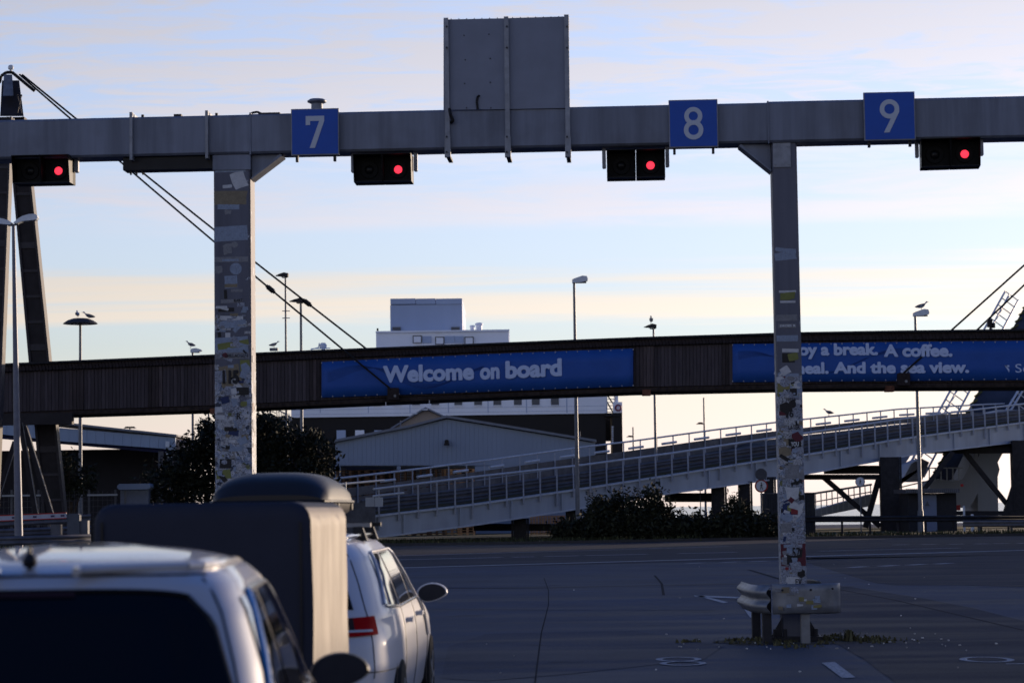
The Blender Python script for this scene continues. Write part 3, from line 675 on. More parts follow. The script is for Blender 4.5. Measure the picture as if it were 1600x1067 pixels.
front = [(X0 - .31, Y0 - .47), (X0 - .1, Y0 - .5), (X0 + .15, Y0 - .5), (X0 + .34, Y0 - .47), (X0 + .44, Y0 - .42), (X0 + .49, Y0 - .33), (X0 + .49, Y0 - .2)]
rows = []
for p in front: rows.append([Vector((p[0], p[1], z)) for z in (.345, .36, .44, .52, .60, .672, .685)])
for r_ in rows:
    r_[0].y += .02; r_[-1].y += .02
mb = MB(); mb.strip(rows); o = mb.build('end_plate', M_ZINC, gd, smooth=True, sharp=60); sm = o.modifiers.new('s', 'SOLIDIFY'); sm.thickness = .004
wsweep([(X0 + .30, Y0 - .1), (X0 + .30, Y0 + .6), (X0 + .05, Y0 + 1.2)], z0=.38, mname='rail')
for x_, y_ in ((X0 - .36, Y0 - .3), (X0 + .07, Y0 - .42), (X0 - .36, Y0 + .9), (X0 + .2, Y0 + .8)):
    mb = MB(); mb.box((x_, y_, .31), (.10, .06, .62)); mb.box((x_ - .045, y_ + .035, .31), (.012, .1, .62)); mb.build('post', M_DKST if y_ > Y0 - .4 else M_ZINC, gd)
rnd = random.Random(4)
for i in range(16):
    p = pal[rnd.choice(('white', 'grey', 'tan', 'torn_white', 'yellow', 'black', 'pale_blue'))]
    x_ = X0 + rnd.uniform(-.28, .28); z_ = rnd.uniform(.4, .64); w_ = rnd.uniform(.04, .1); h_ = w_ * rnd.uniform(.3, .8)
    y_ = Y0 - .506 - .0006 * i - (.003); mb = MB(); random.seed(i)
    mb.add([(x_ - w_ / 2, y_, z_ - h_ / 2), (x_ + w_ / 2, y_, z_ - h_ / 2 + random.uniform(-.01, .01)), (x_ + w_ / 2, y_, z_ + h_ / 2), (x_ - w_ / 2, y_, z_ + h_ / 2 + random.uniform(-.01, .01))], [(0, 1, 2, 3)])
    mb.build('sticker', stk_mat(*p[:3]), gd)
for x_, z_ in ((X0 - .2, .62), (X0 + .13, .62), (X0 + .38, .63)): mb = MB(); mb.tube((x_, Y0 - .5, z_), (x_, Y0 - .53, z_), .014, seg=6); mb.build('bolt', M_DKST, gd)
# weeds and litter round the foot
def tuft_mesh(pts, n_, seed, hr=(.04, .12), wr=(.012, .03), sp=.12, lean=.6):
    rnd = random.Random(seed); mb = MB()
    for (x_, y_) in pts:
        for _ in range(n_):
            px_ = x_ + rnd.gauss(0, sp); py_ = y_ + rnd.gauss(0, sp); h_ = rnd.uniform(*hr); w_ = rnd.uniform(*wr); an = rnd.uniform(0, 6.28); ln = rnd.uniform(0, lean) * h_; la = rnd.uniform(0, 6.28)
            d = Vector((math.cos(an), math.sin(an), 0)) * w_; tp = Vector((px_ + ln * math.cos(la), py_ + ln * math.sin(la), h_))
            mb.add([Vector((px_, py_, 0)) - d, Vector((px_, py_, 0)) + d, tp + d * .3, tp - d * .3], [(0, 1, 2, 3)])
    return mb
wp = []
rnd = random.Random(12)
for _ in range(46): wp.append((X0 + rnd.gauss(0, .5), Y0 + rnd.gauss(-.05, .45)))
for _ in range(12): wp.append((X0 + rnd.uniform(.75, 1.0), Y0 + rnd.uniform(-.6, .1)))
tuft_mesh(wp, 13, 2, hr=(.01, .05), sp=.09).build('weeds', mat('dry_weeds', (.075, .07, .035), rough=.95, var=.4, island=.5), kind='stuff')
rd_ = random.Random(31); b = MB(); b.add([(X0 + (.95 + rd_.uniform(-.14, .1)) * math.cos(t_), Y0 + .0 + (.72 + rd_.uniform(-.12, .08)) * math.sin(t_), .0055) for t_ in np.linspace(0, 2 * math.pi, 40, endpoint=False)], [tuple(range(40))]); struct('dirt_patch', b, mat('dirt', (.035, .032, .026), rough=.95, c2=(.018, .018, .018), scale=7, bump=.5))
tuft_mesh([(X0 + .62, Y0 - .1), (X0 + .64, Y0 - .12)], 26, 5, hr=(.04, .14), sp=.04).build('weed_tuft', MATS['dry_weeds'], kind='stuff')
mb = MB(); rnd = random.Random(8)
for _ in range(34):
    g_ = Vector((X0 + rnd.gauss(.3, 1.1), Y0 + rnd.gauss(-.9, .8), .02)); s_ = rnd.uniform(.008, .03); an = rnd.uniform(0, 3)
    mb.box((g_.x, g_.y, .018), (s_, s_ * .7, .012), an)
for _ in range(26):
    g_ = GR(rnd.uniform(700, 1580), rnd.uniform(865, 1060)); s_ = rnd.uniform(.01, .03); mb.box((g_.x, g_.y, .02), (s_, s_ * .6, .01), rnd.uniform(0, 3))
mb.build('litter', mat('litter_pale', (.45, .44, .42), var=.3, island=.5), kind='stuff')

# ================================================================== BACKGROUND
def interp(xs, ys, x): return float(np.interp(x, xs, ys))

# ------------------------------------------------------------------ covered footbridge with its banners
def fb_d(px): return interp([-400, 0, 800, 1600, 2000], [105, 103, 100, 96, 94], px)
TX = [-400, 0, 340, 500, 800, 1000, 1250, 1400, 1600, 2000]
TY = [588, 568.5, 554, 547, 535, 527, 519.5, 517, 514.5, 512]
BY = [667, 651.5, 640.5, 633, 619.5, 612, 607, 605.5, 604.5, 604]
bridge = thing('footbridge', PT(700, 600, 100), 'long dark boarded footbridge crossing the whole view behind the gantry', 'footbridge')
def fb(px, f, off=0.0):                 # f: 0 at the soffit, 1 at the roof edge; off toward the camera
    y = interp(TX, BY, px) + (interp(TX, TY, px) - interp(TX, BY, px)) * f
    p = PT(px, y, fb_d(px)); return Vector((p.x, p.y - off, p.z))
fbx = list(range(-400, 2001, 50)); FBW = 3.2
def sweep(prof, m, name, kind=None):    # prof: (f, off)
    rows = [[fb(x, f, o) for f, o in prof] for x in fbx]; mb = MB(); mb.strip([r + [r[0]] for r in rows]); o = mb.build(name, m, bridge)
    return o
sweep([(.02, -.05), (.97, -.05), (.97, -FBW), (.02, -FBW)], M_WOODD, 'core')
sweep([(.965, .28), (1.0, .26), (1.04, -FBW / 2), (1.0, -FBW - .2), (.965, -FBW - .2)], mat('roof_felt', (.02, .02, .022), rough=.85, var=.3), 'roof')
sweep([(.0, .06), (.07, .08), (.07, -FBW), (.0, -FBW)], mat('edge_girder', (.03, .022, .02), rough=.75, var=.35), 'edge_girder')
# boards, with darker frames between the bays
frames_at = [-300, -180, -60, 118, 240, 338, 490, 610, 730, 850, 1010, 1134, 1260, 1390, 1520, 1650, 1780]
mbA = MB(); mbD = MB(); rnd = random.Random(3); x = -395.0
while x < 1990:
    dk = min(abs(x - f) for f in frames_at) < 11; o_ = .03 + rnd.uniform(0, .03) + (.05 if dk else 0); wd_ = 5.0
    for f0, f1, mm in ((.09, .83, mbD if dk else mbA),):
        p = [fb(x, f0, 0), fb(x + wd_, f0, 0), fb(x + wd_, f1, 0), fb(x, f1, 0)]
        mm.prism(p, (0, -o_, 0))
    x += 5.6
mbA.build('cladding_board', M_WOODP, bridge, kind='stuff'); mbD.build('frame_board', M_WOOD, bridge, kind='stuff')
# scalloped eaves course under the roof
mb = MB(); x = -395.0; k_ = 0
while x < 1990:
    p0 = fb(x, .955, .1); p1 = fb(x + 3.2, .84, .2 if k_ % 2 else .16); mb.beam(p0, p1, .12, .07, up=(0, -1, 0)); x += 5.2; k_ += 1
mb.build('eaves_batten', M_WOODD, bridge, kind='stuff')
mb = MB(); x = -395
while x < 1990:
    if k_ % 7: mb.box(fb(x + 6, .045, .1), (.16, .05, .1))
    x += 13; k_ += 1
mb.build('girder_bracket', M_WOODD, bridge, kind='stuff')
for x in (335, 1010, 1390): mb = MB(); mb.box(fb(x, -.02, -.1), (.35, .5, .25)); mb.build('girder_joint', mat('rusty_steel', (.12, .05, .03), rough=.8, var=.4), bridge)
for x, h_ in ((76, .4), (68, .3), (671, .25), (603, .2)): mb = MB(); mb.tube(fb(x, 0, .05), fb(x, 0, .05) - Vector((0, 0, h_ * .7)), .025); mb.build('drain_pipe', M_RAILP, bridge)
# lit rusty bearing under the deck by the pylon
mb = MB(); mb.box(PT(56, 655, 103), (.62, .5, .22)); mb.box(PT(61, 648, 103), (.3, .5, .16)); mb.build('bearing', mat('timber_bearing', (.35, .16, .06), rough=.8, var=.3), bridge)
mb = MB(); p = PT(191, 577, fb_d(193)); mb.box(fb(427, 1.05, -.3) + Vector((0, 0, .02)), (.36, .3, .12)); mb.build('roof_vent', M_LAMPP, bridge)
# banners
M_BAN = mat('banner_blue', (.014, .068, .29), rough=.55, var=.08, scale=1.2)
M_BANL = mat('banner_wave', (.004, .03, .16), rough=.6, var=.05)
M_BTXT = mat('banner_text', (.40, .49, .70), rough=.6, var=.04)
def banner(x0, x1, yt0, yt1, yb0, yb1, label, nm='banner'):
    a = fb(x0, .5, .16); t = thing(nm, (a.x, a.y, a.z), label, 'banner', 'blue banners on the footbridge')
    def B(u, v, off=0):
        px = x0 + (x1 - x0) * u; yt = yt0 + (yt1 - yt0) * u + 1.2 * math.sin(u * math.pi) * -1; yb = yb0 + (yb1 - yb0) * u
        p = PT(px, yb + (yt - yb) * v, fb_d(px)); ripple = .012 * math.sin(u * 60) * (1 - v) + .01 * math.sin(u * 23 + 2)
        return Vector((p.x, p.y - .17 - off - ripple, p.z))
    n_ = 60; mb = MB(); mb.strip([[B(i / n_, j / 3) for j in range(4)] for i in range(n_ + 1)])
    o = mb.build('cloth', M_BAN, t, smooth=True); sm = o.modifiers.new('s', 'SOLIDIFY'); sm.thickness = .004
    mb = MB(); k2 = int((x1 - x0) / 17)
    for i in range(k2 + 1):
        for v_, dv in ((.975, .05), (.025, -.05)):
            p = B(i / k2, v_, .01); mb.box(p, (.035, .02, .045))
    mb.build('eyelet', mat('eyelet_pale', (.4, .42, .46), var=.1), t, kind='stuff')
    return t, B
def waves(t, B, u0, u1, v0, v1, n_=9, ph=0.0):
    mb = MB()
    for k in range(n_):
        pts = []
        for i in range(41):
            s_ = i / 40; u_ = u0 + (u1 - u0) * s_
            v_ = (v0 + v1) / 2 + (v1 - v0) * .42 * math.sin(s_ * 6.6 + ph + k * .07) * (.5 + .5 * math.sin(s_ * 3.0)) + (k - n_ / 2) * .022 * math.cos(s_ * 3.3)
            pts.append((u_, v_))
        for (a, c), (d, e) in zip(pts, pts[1:]):
            mb.add([B(a, c, .014), B(d, e, .014), B(d, e + .006, .014), B(a, c + .006, .014)], [(0, 1, 2, 3)])
    mb.build('wave_print', M_BANL, t, kind='stuff')
def ban_text(t, s_, x0, yb0, x1, yb1, hpx, m=M_BTXT, bold=.042, hp=None):
    a = PT(x0, yb0, fb_d(x0)); c = PT(x1, yb1, fb_d(x1)); a.y -= .20; c.y -= .20
    ux = (c - a); wd_ = ux.length; ux.normalize()
    text_mesh(s_, 'lettering', m, t, a, ux, (0, 0, 1), width=wd_, height=hpx * MPP(fb_d(x0)), bold=bold, depth=.01)
t, B = banner(503, 989, 566, 545, 621.5, 604, 'blue Welcome on board banner hung on the middle of the footbridge')
waves(t, B, .02, .52, .1, .95)
ban_text(t, 'Welcome', 599, 599, 741, 594, 27); ban_text(t, 'on', 750, 594, 781, 592.5, 19); ban_text(t, 'board', 790, 592.5, 878, 588, 28)
t, B = banner(1144, 1980, 538, 531, 597.5, 591, 'blue coffee and sea view banner at the right end of the footbridge')
waves(t, B, .01, .32, .15, .95, ph=1.0)
ban_text(t, 'Enjoy a break.', 1215, 562, 1371, 561, 24.5); ban_text(t, 'A coffee.', 1380, 558.3, 1487, 558, 20)
ban_text(t, 'A meal.', 1208, 585.4, 1294, 584.6, 18.5); ban_text(t, 'And the sea view.', 1302, 584.4, 1513, 583.2, 18.5)
ban_text(t, 'Sc', 1585, 582.5, 1606, 582.2, 13.5, bold=.0)
mb = MB()
def q2(x, y): p = PT(x, y, fb_d(1570)); p.y -= .2; return p
for P in ([(1568, 571), (1582.5, 571), (1580.5, 573.5), (1571.5, 573.5)], [(1568, 571), (1571, 571), (1577, 580), (1576, 583.5)], [(1580, 571.5), (1583, 571.5), (1576.5, 583.5), (1575.3, 581)]):
    mb.prism([q2(*p) for p in P], (0, -.008, 0))
mb.build('triangle_emblem', M_BTXT, t)
# stay cables and anchor boxes
M_CAB = mat('cable_black', (.012, .012, .013), rough=.6, var=.2)
def cable(p, q, r=.045):
    mb = MB(); n_ = 14; pts = []
    for i in range(n_ + 1):
        s_ = i / n_; v = p.lerp(q, s_); v.z -= .10 * math.sin(math.pi * s_); pts.append(v)
    mb.path(pts, r, 6); return mb.build('stay_cable', M_CAB, bridge), pts
TOP = PT(18, 117, 101)
cF, ptsF = cable(TOP + Vector((.35, 0, .0)), fb(612, .22, .3)); cBk, ptsB = cable(TOP + Vector((.4, .3, .05)), PT(575, 547, fb_d(575) + FBW))
for pp, s_ in ((ptsF, (434, 463)), (ptsB, (478, 473))):
    q = min(((a.lerp(c, .5), a, c) for a, c in zip(pp, pp[1:])), key=lambda z: abs((z[0].x / z[0].y * FPX + 800) - s_[0]))
    d = (q[2] - q[1]).normalized(); mb = MB(); mb.tube(q[0] - d * .16, q[0] + d * .16, .11, seg=8); mb.tube(q[0] - d * .24, q[0] + d * .24, .075, seg=8); mb.build('turnbuckle', M_CAB, cF if pp is ptsF else cBk)
for x, a_ in ((615, 1), (1410, -1)):
    mb = MB(); mb.box(fb(x, .14, .26), (.5, .36, .52), bev=.03); o = mb.build('anchor_box', M_WOODD, bridge)
    mb = MB(); mb.tube(fb(x + 3, .1, .44), fb(x + 3, .1, .5), .06); mb.build('pin', M_ZINC, o)
M_PYR = mat('pylon_steel', (.022, .020, .024), rough=.6, var=.3, scale=2)
TOP2 = PT(2120, -60, 96)
cable(TOP2, fb(1410, .25, .3)); cable(TOP2 + Vector((0, .4, 0)), PT(1522, 520, fb_d(1522) + FBW))
pr_ = thing('bridge_pylon', (TOP2.x, TOP2.y, 0), 'second dark pylon beyond the right edge carrying the right hand stay cables', 'pylon')
for dx_, dy_ in ((-2.2, -3.2), (2.2, 3.4)):
    mb = MB(); mb.beam((TOP2.x + dx_, TOP2.y + dy_, 0), TOP2 + Vector((dx_ * .12, dy_ * .12, .3)), .8, .6, up=(0, 1, 0)); mb.build('leg', M_PYR, pr_)
mb = MB(); p = fb(1548, 1.12, -.2); mb.box(p, (.2, .18, .34)); mb.box(p + Vector((.14, 0, -.1)), (.14, .18, .2)); mb.box(p + Vector((.02, 0, -.32)), (.08, .1, .35)); mb.build('floodlight', M_BLACK, bridge)

# ------------------------------------------------------------------ left pylon
M_PYL = mat('pylon_steel', (.022, .020, .024), rough=.6, var=.3, scale=2)
M_PYE = mat('pylon_edge', (.04, .038, .044), rough=.55, var=.2, metal=.1)
py = thing('bridge_pylon', PT(20, 800, 101) * Vector((1, 1, 0)).x if False else (PT(30, 800, 101).x, 101, 0), 'tall dark steel A frame pylon holding the footbridge cables at the left edge', 'pylon')
def leg(p0, p1, w0, w1, dp):
    mb = MB(); d = (p1 - p0).normalized(); sx = Vector((1, 0, 0)); sy = Vector((0, 1, 0))
    def ring(p, w_): return [p - sx * w_ / 2 - sy * dp / 2, p + sx * w_ / 2 - sy * dp / 2, p + sx * w_ / 2 + sy * dp / 2, p - sx * w_ / 2 + sy * dp / 2]
    mb.hexa(ring(p0, w0 * .78) + ring(p1, w1 * .78)); o = mb.build('leg', M_PYL, py)
    for s_ in (-1, 1):
        mb = MB(); e0 = p0 + sx * s_ * w0 * .44 - sy * .04; e1 = p1 + sx * s_ * w1 * .44 - sy * .04
        mb.hexa([v + sx * 0 for v in [e0 - sx * w0 * .06 - sy * (dp / 2 + .05), e0 + sx * w0 * .06 - sy * (dp / 2 + .05), e0 + sx * w0 * .06 + sy * dp / 2, e0 - sx * w0 * .06 + sy * dp / 2, e1 - sx * w1 * .06 - sy * (dp / 2 + .05), e1 + sx * w1 * .06 - sy * (dp / 2 + .05), e1 + sx * w1 * .06 + sy * dp / 2, e1 - sx * w1 * .06 + sy * dp / 2]])
        mb.build('edge_flange', M_PYE, o)
    for i in range(1, 17):
        s_ = i / 17; p = p0.lerp(p1, s_); w_ = w0 + (w1 - w0) * s_; mb = MB(); mb.box(p - sy * (dp / 2 + .02), (w_ * .76, .05, .12 if i % 4 else .28)); mb.build('rung_plate', M_PYE, o)
foot = PT(92, 812, 104.8); foot.z = 0
leg(foot, PT(27, 185, 102.6), 1.05, .78, .6)
foot2 = PT(-22, 812, 97.6); foot2.z = 0
leg(foot2, PT(10, 185, 98.6), .9, .62, .6)
mb = MB(); cN = PT(18, 150, 100.6)
mb.hexa([PT(0, 182, 98.4), PT(37, 182, 98.4), PT(37, 182, 102.6), PT(0, 182, 102.6), PT(3, 126, 99.6), PT(30, 126, 99.6), PT(30, 126, 101.6), PT(3, 126, 101.6)]); mb.build('head_box', M_PYL, py)
mb = MB(); mb.hexa([PT(4.5, 150, 98.3), PT(21, 150, 98.3), PT(21, 150, 98.7), PT(4.5, 150, 98.7), PT(6, 117, 98.9), PT(19, 117, 98.9), PT(19, 117, 99.3), PT(6, 117, 99.3)]); mb.build('head_cover', M_ZINC, py)
mb = MB(); pts = [PT(-1, 130, 99.8), PT(2, 119, 99.8), PT(10, 113.5, 99.8), PT(19, 113.5, 99.8), PT(28, 121, 99.8), PT(40, 131, 99.8), PT(54, 142.5, 99.8)]
mb.path(pts, .07); mb.build('cable_saddle', M_CAB, py)
mb = MB(); mb.tube(PT(17, 113, 100), PT(17, 109, 100), .05); mb.lathe(PT(17, 109.5, 100), [(.03, 0), (.11, .02), (.13, .1), (.1, .19), (.03, .22)], 14); mb.build('beacon', M_LAMPH, py, smooth=True)
mb = MB()
for a, c in (((27, 148), (34, 178)), ((34, 148), (27, 178)), ((26, 150), (35, 150))): mb.beam(PT(*a, 98.3), PT(*c, 98.3), .035, .035)
mb.build('lattice', M_PYE, py)
for a, c in (((24, 690), (-14, 812)), ((38, 665), (82, 808)), ((32, 660), (58, 812))):
    mb = MB(); mb.beam(PT(*a, 100), PT(*c, 100), .22, .22); o = mb.build('brace', M_PYL, py)
    mb = MB(); mb.beam(PT(a[0] + 3, a[1], 99.8), PT(c[0] + 3, c[1], 99.8), .03, .03); mb.build('conduit', M_ZINC, o)
mb = MB(); mb.box(PT(40, 655, 102), (4.2, .5, .5)); mb.build('cross_beam', M_PYL, py)

# ------------------------------------------------------------------ lamps
def pole_base(px, py, d): p = PT(px, py, d); return Vector((p.x, p.y, 0)), p.z
def lamp_post(x, ytop, d, style, label, grp='lamp posts on the quay', pr=.09, mpole=None):
    b0, zt = pole_base(x, ytop, d); t = thing('street_lamp', b0, label, 'street lamp', grp)
    mb = MB(); mb.tube(b0, b0 + Vector((0, 0, zt)), pr * 1.35, pr * .72, seg=12); mb.tube(b0, b0 + Vector((0, 0, 1.2)), pr * 1.9, pr * 1.75, seg=12); mb.build('pole', mpole or M_LAMPP, t, smooth=True)
    top = b0 + Vector((0, 0, zt)); u = MPP(d)
    def headpoly(pts, th, m, nm='lamp_head'):
        mb = MB(); P = [top + Vector((a * u, -th / 2, c * u)) for a, c in pts]; mb.prism(P, (0, th, 0)); return mb.build(nm, m, t)
    if style == 'box':
        headpoly([(-3, -1.5), (-3, 4), (0, 5.5), (13, 9.8), (20, 9), (21.5, 5), (21, 1.5), (9, -1), (0, -1)], .32, M_LAMPH)
        mb = MB(); mb.box(top + Vector((11 * u, 0, -.6 * u)), (16 * u, .26, .06)); mb.build('lens', M_BLACK, t)
    elif style == 'cobra':
        headpoly([(-3, 0), (-3, 5), (0, 6.5), (6, 7), (14, 4.5), (15, 2.5), (9, .5)], .28, M_LAMPH)
        mb = MB(); mb.box(top + Vector((7 * u, 0, .4 * u)), (8 * u, .2, .05)); mb.build('lens', M_BLACK, t)
    elif style == 'disc':
        mb = MB(); mb.lathe(top + Vector((0, 0, -.02)), [(27 * u, -1.5 * u), (26 * u, 0), (20 * u, 4 * u), (12 * u, 6.8 * u), (3 * u, 7.2 * u)], 20); mb.build('lamp_head', mat('lamp_dark', (.03, .028, .03), rough=.6, var=.2), t)
        for k in (-8, 8): mb = MB(); mb.box(top + Vector((k * u, 0, -2 * u)), (9 * u, .25, .07)); mb.build('lens', M_LAMPH, t)
    elif style in ('floodL', 'flood'):
        s_ = 1.0 if style == 'floodL' else .85
        headpoly([(5 * s_, 1), (5.5 * s_, 6.5), (-2 * s_, 8), (-10 * s_, 6), (-18 * s_, 3)], .45, mat('lamp_dark', (.03, .028, .03)), 'lamp_head')
        mb = MB(); mb.path([top + Vector((0, 0, -.05)), top + Vector((0, 0, 0)), top + Vector((-6 * s_ * u, 0, 0.4 * u)), top + Vector((-7 * s_ * u, 0, 3 * u))], .03); mb.path([top, top + Vector((4 * s_ * u, 0, 1 * u)), top + Vector((4.2 * s_ * u, 0, 4 * u))], .03); mb.build('bracket', M_LAMPP, t)
    return t, b0, zt, u
lamp_post(897, 441, 116, 'box', 'tall lamp post with pale boxy head rising behind the Welcome banner')
lamp_post(1430, 493, 124, 'box', 'lamp post with pale flat head standing behind the coffee banner')
lamp_post(125.5, 504, 120, 'disc', 'lamp post with wide round dark head left of the left column')
lamp_post(301, 551, 122, 'cobra', 'short lamp post with rounded pale head just left of the left column', pr=.075)
lamp_post(470, 474, 125, 'floodL', 'lamp post with broad tilted black floodlight right of the left column', pr=.085)
t, b0, zt, u = lamp_post(446, 434, 133, 'flood', 'thin mast with small tilted floodlight and two short crossbars', pr=.07)
for y in (486, 497): mb = MB(); p = PT(447, y, 133); mb.tube(p - Vector((.22, 0, 0)), p + Vector((.22, 0, 0)), .025); mb.build('crossbar', M_LAMPP, t)
lamp_post(1021, 514, 130, 'flood', 'lamp post with tilted floodlight between the two blue banners', pr=.075)
t, b0, zt, u = lamp_post(1099.5, 621, 165, 'none', 'thin bare mast with a small side light beyond the ramp, nearer the right column', grp='masts beyond the ramp', pr=.075)
mb = MB(); p = PT(1099, 663, 165); mb.prism([p + Vector((0, -.1, 0)), p + Vector((-.55, -.1, .02)), p + Vector((-.3, -.1, .16)), p + Vector((-.05, -.1, .14))], (0, .2, 0)); mb.build('side_light', M_DKST, t)
t, b0, zt, u = lamp_post(989, 667, 170, 'none', 'short mast with a small side light beyond the ramp beside the ferry', grp='masts beyond the ramp', pr=.07)
mb = MB(); p = PT(989, 683, 170); mb.prism([p + Vector((0, -.1, 0)), p + Vector((-.5, -.1, .02)), p + Vector((-.3, -.1, .14)), p + Vector((-.05, -.1, .12))], (0, .2, 0)); mb.build('side_light', M_DKST, t)
t, b0, zt, u = lamp_post(203, 668, 168, 'none', 'small T shaped lamp post behind the low roof on the left', pr=.07)
mb = MB(); mb.prism([b0 + Vector((a, -.1, zt + c)) for a, c in ((-.46, -.05), (-.3, .08), (.3, .08), (.46, -.05))], (0, .2, 0)); mb.build('lamp_head', M_DKST, t)
# thin poles under the bridge
for x, y, d, lb in ((326, 640, 128, 'thin grey pole beside the left column above the tree'), (422, 640, 130, 'thin grey pole by the small stair railing under the footbridge')):
    b0, zt = pole_base(x, y - 20, d); mb = MB(); mb.tube(b0, b0 + Vector((0, 0, zt)), .06, .05); tag(mb.build('pole', M_LAMPP), lb, 'pole')
# double headed lamp in front of the pylon
d = 84; b0, zt = pole_base(21, 352, d); b1 = PT(30, 838, d); b0.x = b1.x
t = thing('street_lamp', b0, 'twin armed lamp post with pale curved heads in front of the tall pylon', 'street lamp', 'lamp posts on the quay')
tp = PT(21, 352, d); mb = MB(); mb.tube(b0, tp, .16, .06, seg=12); mb.build('pole', mat('lamp_pole_blue', (.12, .13, .17), rough=.45, metal=.2), t, smooth=True)
for s_, pts in ((1, ((22, 349), (25, 346.5), (30, 342), (36, 338.5), (46, 335.5), (55, 335), (59, 337), (60, 341), (58, 344), (50, 345), (36, 346.5), (27, 350))), (-1, ((20, 349), (14, 345), (6, 342.5), (-6, 341), (-20, 341), (-22, 345), (-18, 349), (0, 350.5), (10, 351.5), (17, 352)))):
    mb = MB(); P = [PT(*p, d) + Vector((0, -.16, 0)) for p in pts]; mb.prism(P, (0, .32, 0)); mb.build('lamp_head', M_LAMPH, t)
mb = MB(); mb.path([PT(13, 352, d), PT(21, 352, d), PT(29, 350, d)], .04); mb.build('arm', M_LAMPP, t)

# ------------------------------------------------------------------ vehicle ramp rising to the right
def rp_d(px): return interp([540, 640, 1049, 1405, 1600, 1900], [108, 111, 123, 135, 144, 160], px)
RXR = [584, 740, 906, 977, 1049, 1210, 1255, 1405, 1502, 1600, 1800]; RYR = [764, 745, 729, 716, 708, 683.5, 677, 655, 642.5, 631, 612]
RXR = [584, 740, 906, 1049, 1210, 1255, 1405, 1502, 1600, 1800]; RYR = [764, 745, 727, 708, 683.5, 677, 655, 642.5, 631, 612]
RXD = [577, 740, 906, 1049, 1210, 1262, 1405, 1502, 1600, 1800]; RYD = [807, 788, 764, 742, 716.5, 710, 686, 673, 660, 640]
RXB = [598, 740, 887, 1049, 1213, 1259, 1437, 1600, 1800]; RYB = [838, 820, 797, 770, 748, 740, 708, 689, 669]
def rpt(px, k, off=0.0):               # k: 'r' rail, 'd' deck edge, 'b' girder bottom
    y = interp(*{'r': (RXR, RYR), 'd': (RXD, RYD), 'b': (RXB, RYB)}[k], px); p = PT(px, y, rp_d(px)); p.y -= off; return p
ramp = thing('vehicle_ramp', PT(900, 820, 118) * 1.0, 'long pale steel vehicle ramp with railings rising from centre to the right', 'ramp')
rx = [577] + list(range(600, 1801, 25))
def rdir(px):
    a = rpt(px - 10, 'd'); c = rpt(px + 10, 'd'); d = c - a; d.z = 0; return d.normalized()
def rin(px): d = rdir(px); return Vector((-d.y, d.x, 0))
RW = 12.5
M_GIRD = mat('ramp_girder', (.32, .36, .43), rough=.55, var=.1, scale=1.2, streak=True, dirt=.35)
M_GUARD = mat('ramp_guard', (.08, .085, .105), rough=.5, var=.3, metal=.2, scale=2)
M_RAIL = mat('ramp_rail', (.42, .46, .53), rough=.5, var=.15, dirt=.15)
M_POSTG = mat('ramp_post', (.32, .35, .42), rough=.55, var=.15, dirt=.2)
M_DECK = mat('ramp_deck', (.05, .05, .05), rough=.85, var=.3)
M_MOSS = mat('mossy_ledge', (.06, .06, .03), rough=.95, var=.5, scale=1.0, c2=(.05, .05, .055))
def rstrip(f, name, m, xs=rx, smooth=False):
    rows = [f(x) for x in xs]; mb = MB(); mb.strip([r + [r[0]] for r in rows]); n_ = len(rows[0])
    a = len(mb.v); mb.add(rows[0] + rows[-1], [tuple(range(n_)), tuple(range(2 * n_ - 1, n_ - 1, -1))]); return mb.build(name, m, ramp, smooth=smooth)
def girder(x):
    t_ = rpt(x, 'd'); b_ = rpt(max(x, 598), 'b'); b_.x, b_.y = t_.x, t_.y; i = rin(x)
    return [b_, t_ + Vector((0, 0, -.05)), t_ + Vector((0, 0, -.05)) + i * .3, b_ + i * .3]
rstrip(girder, 'girder', M_GIRD)
rstrip(lambda x: [rpt(x, 'd') - rin(x) * .12 + Vector((0, 0, -.05)), rpt(x, 'd') - rin(x) * .12 + Vector((0, 0, .04)), rpt(x, 'd') + rin(x) * .3 + Vector((0, 0, .04)), rpt(x, 'd') + rin(x) * .3 + Vector((0, 0, -.05))], 'kerb', M_RAIL)
def low(x):
    b_ = rpt(max(x, 598), 'b'); t_ = rpt(x, 'd'); b_.x, b_.y = t_.x, t_.y; i = rin(x)
    return [b_ - i * .1 + Vector((0, 0, -.04)), b_ - i * .1 + Vector((0, 0, .03)), b_ + i * .4 + Vector((0, 0, .03)), b_ + i * .4 + Vector((0, 0, -.04))]
rstrip(low, 'bottom_flange', M_RAIL)
rstrip(lambda x: [rpt(x, 'd') + rin(x) * .31 + Vector((0, 0, -.35)), rpt(x, 'd') + rin(x) * .31, rpt(x, 'd') + rin(x) * RW, rpt(x, 'd') + rin(x) * RW + Vector((0, 0, -.35))], 'deck', M_DECK)
def far_girder(x):
    t_ = rpt(x, 'd') + rin(x) * (RW + .02); b_ = rpt(max(x, 598), 'b'); return [Vector((t_.x, t_.y, max(b_.z, .05))), t_ + Vector((0, 0, -.02)), t_ + rin(x) * .3 + Vector((0, 0, -.02)), Vector((t_.x, t_.y, max(b_.z, .05))) + rin(x) * .3]
rstrip(far_girder, 'far_girder', M_DKST)
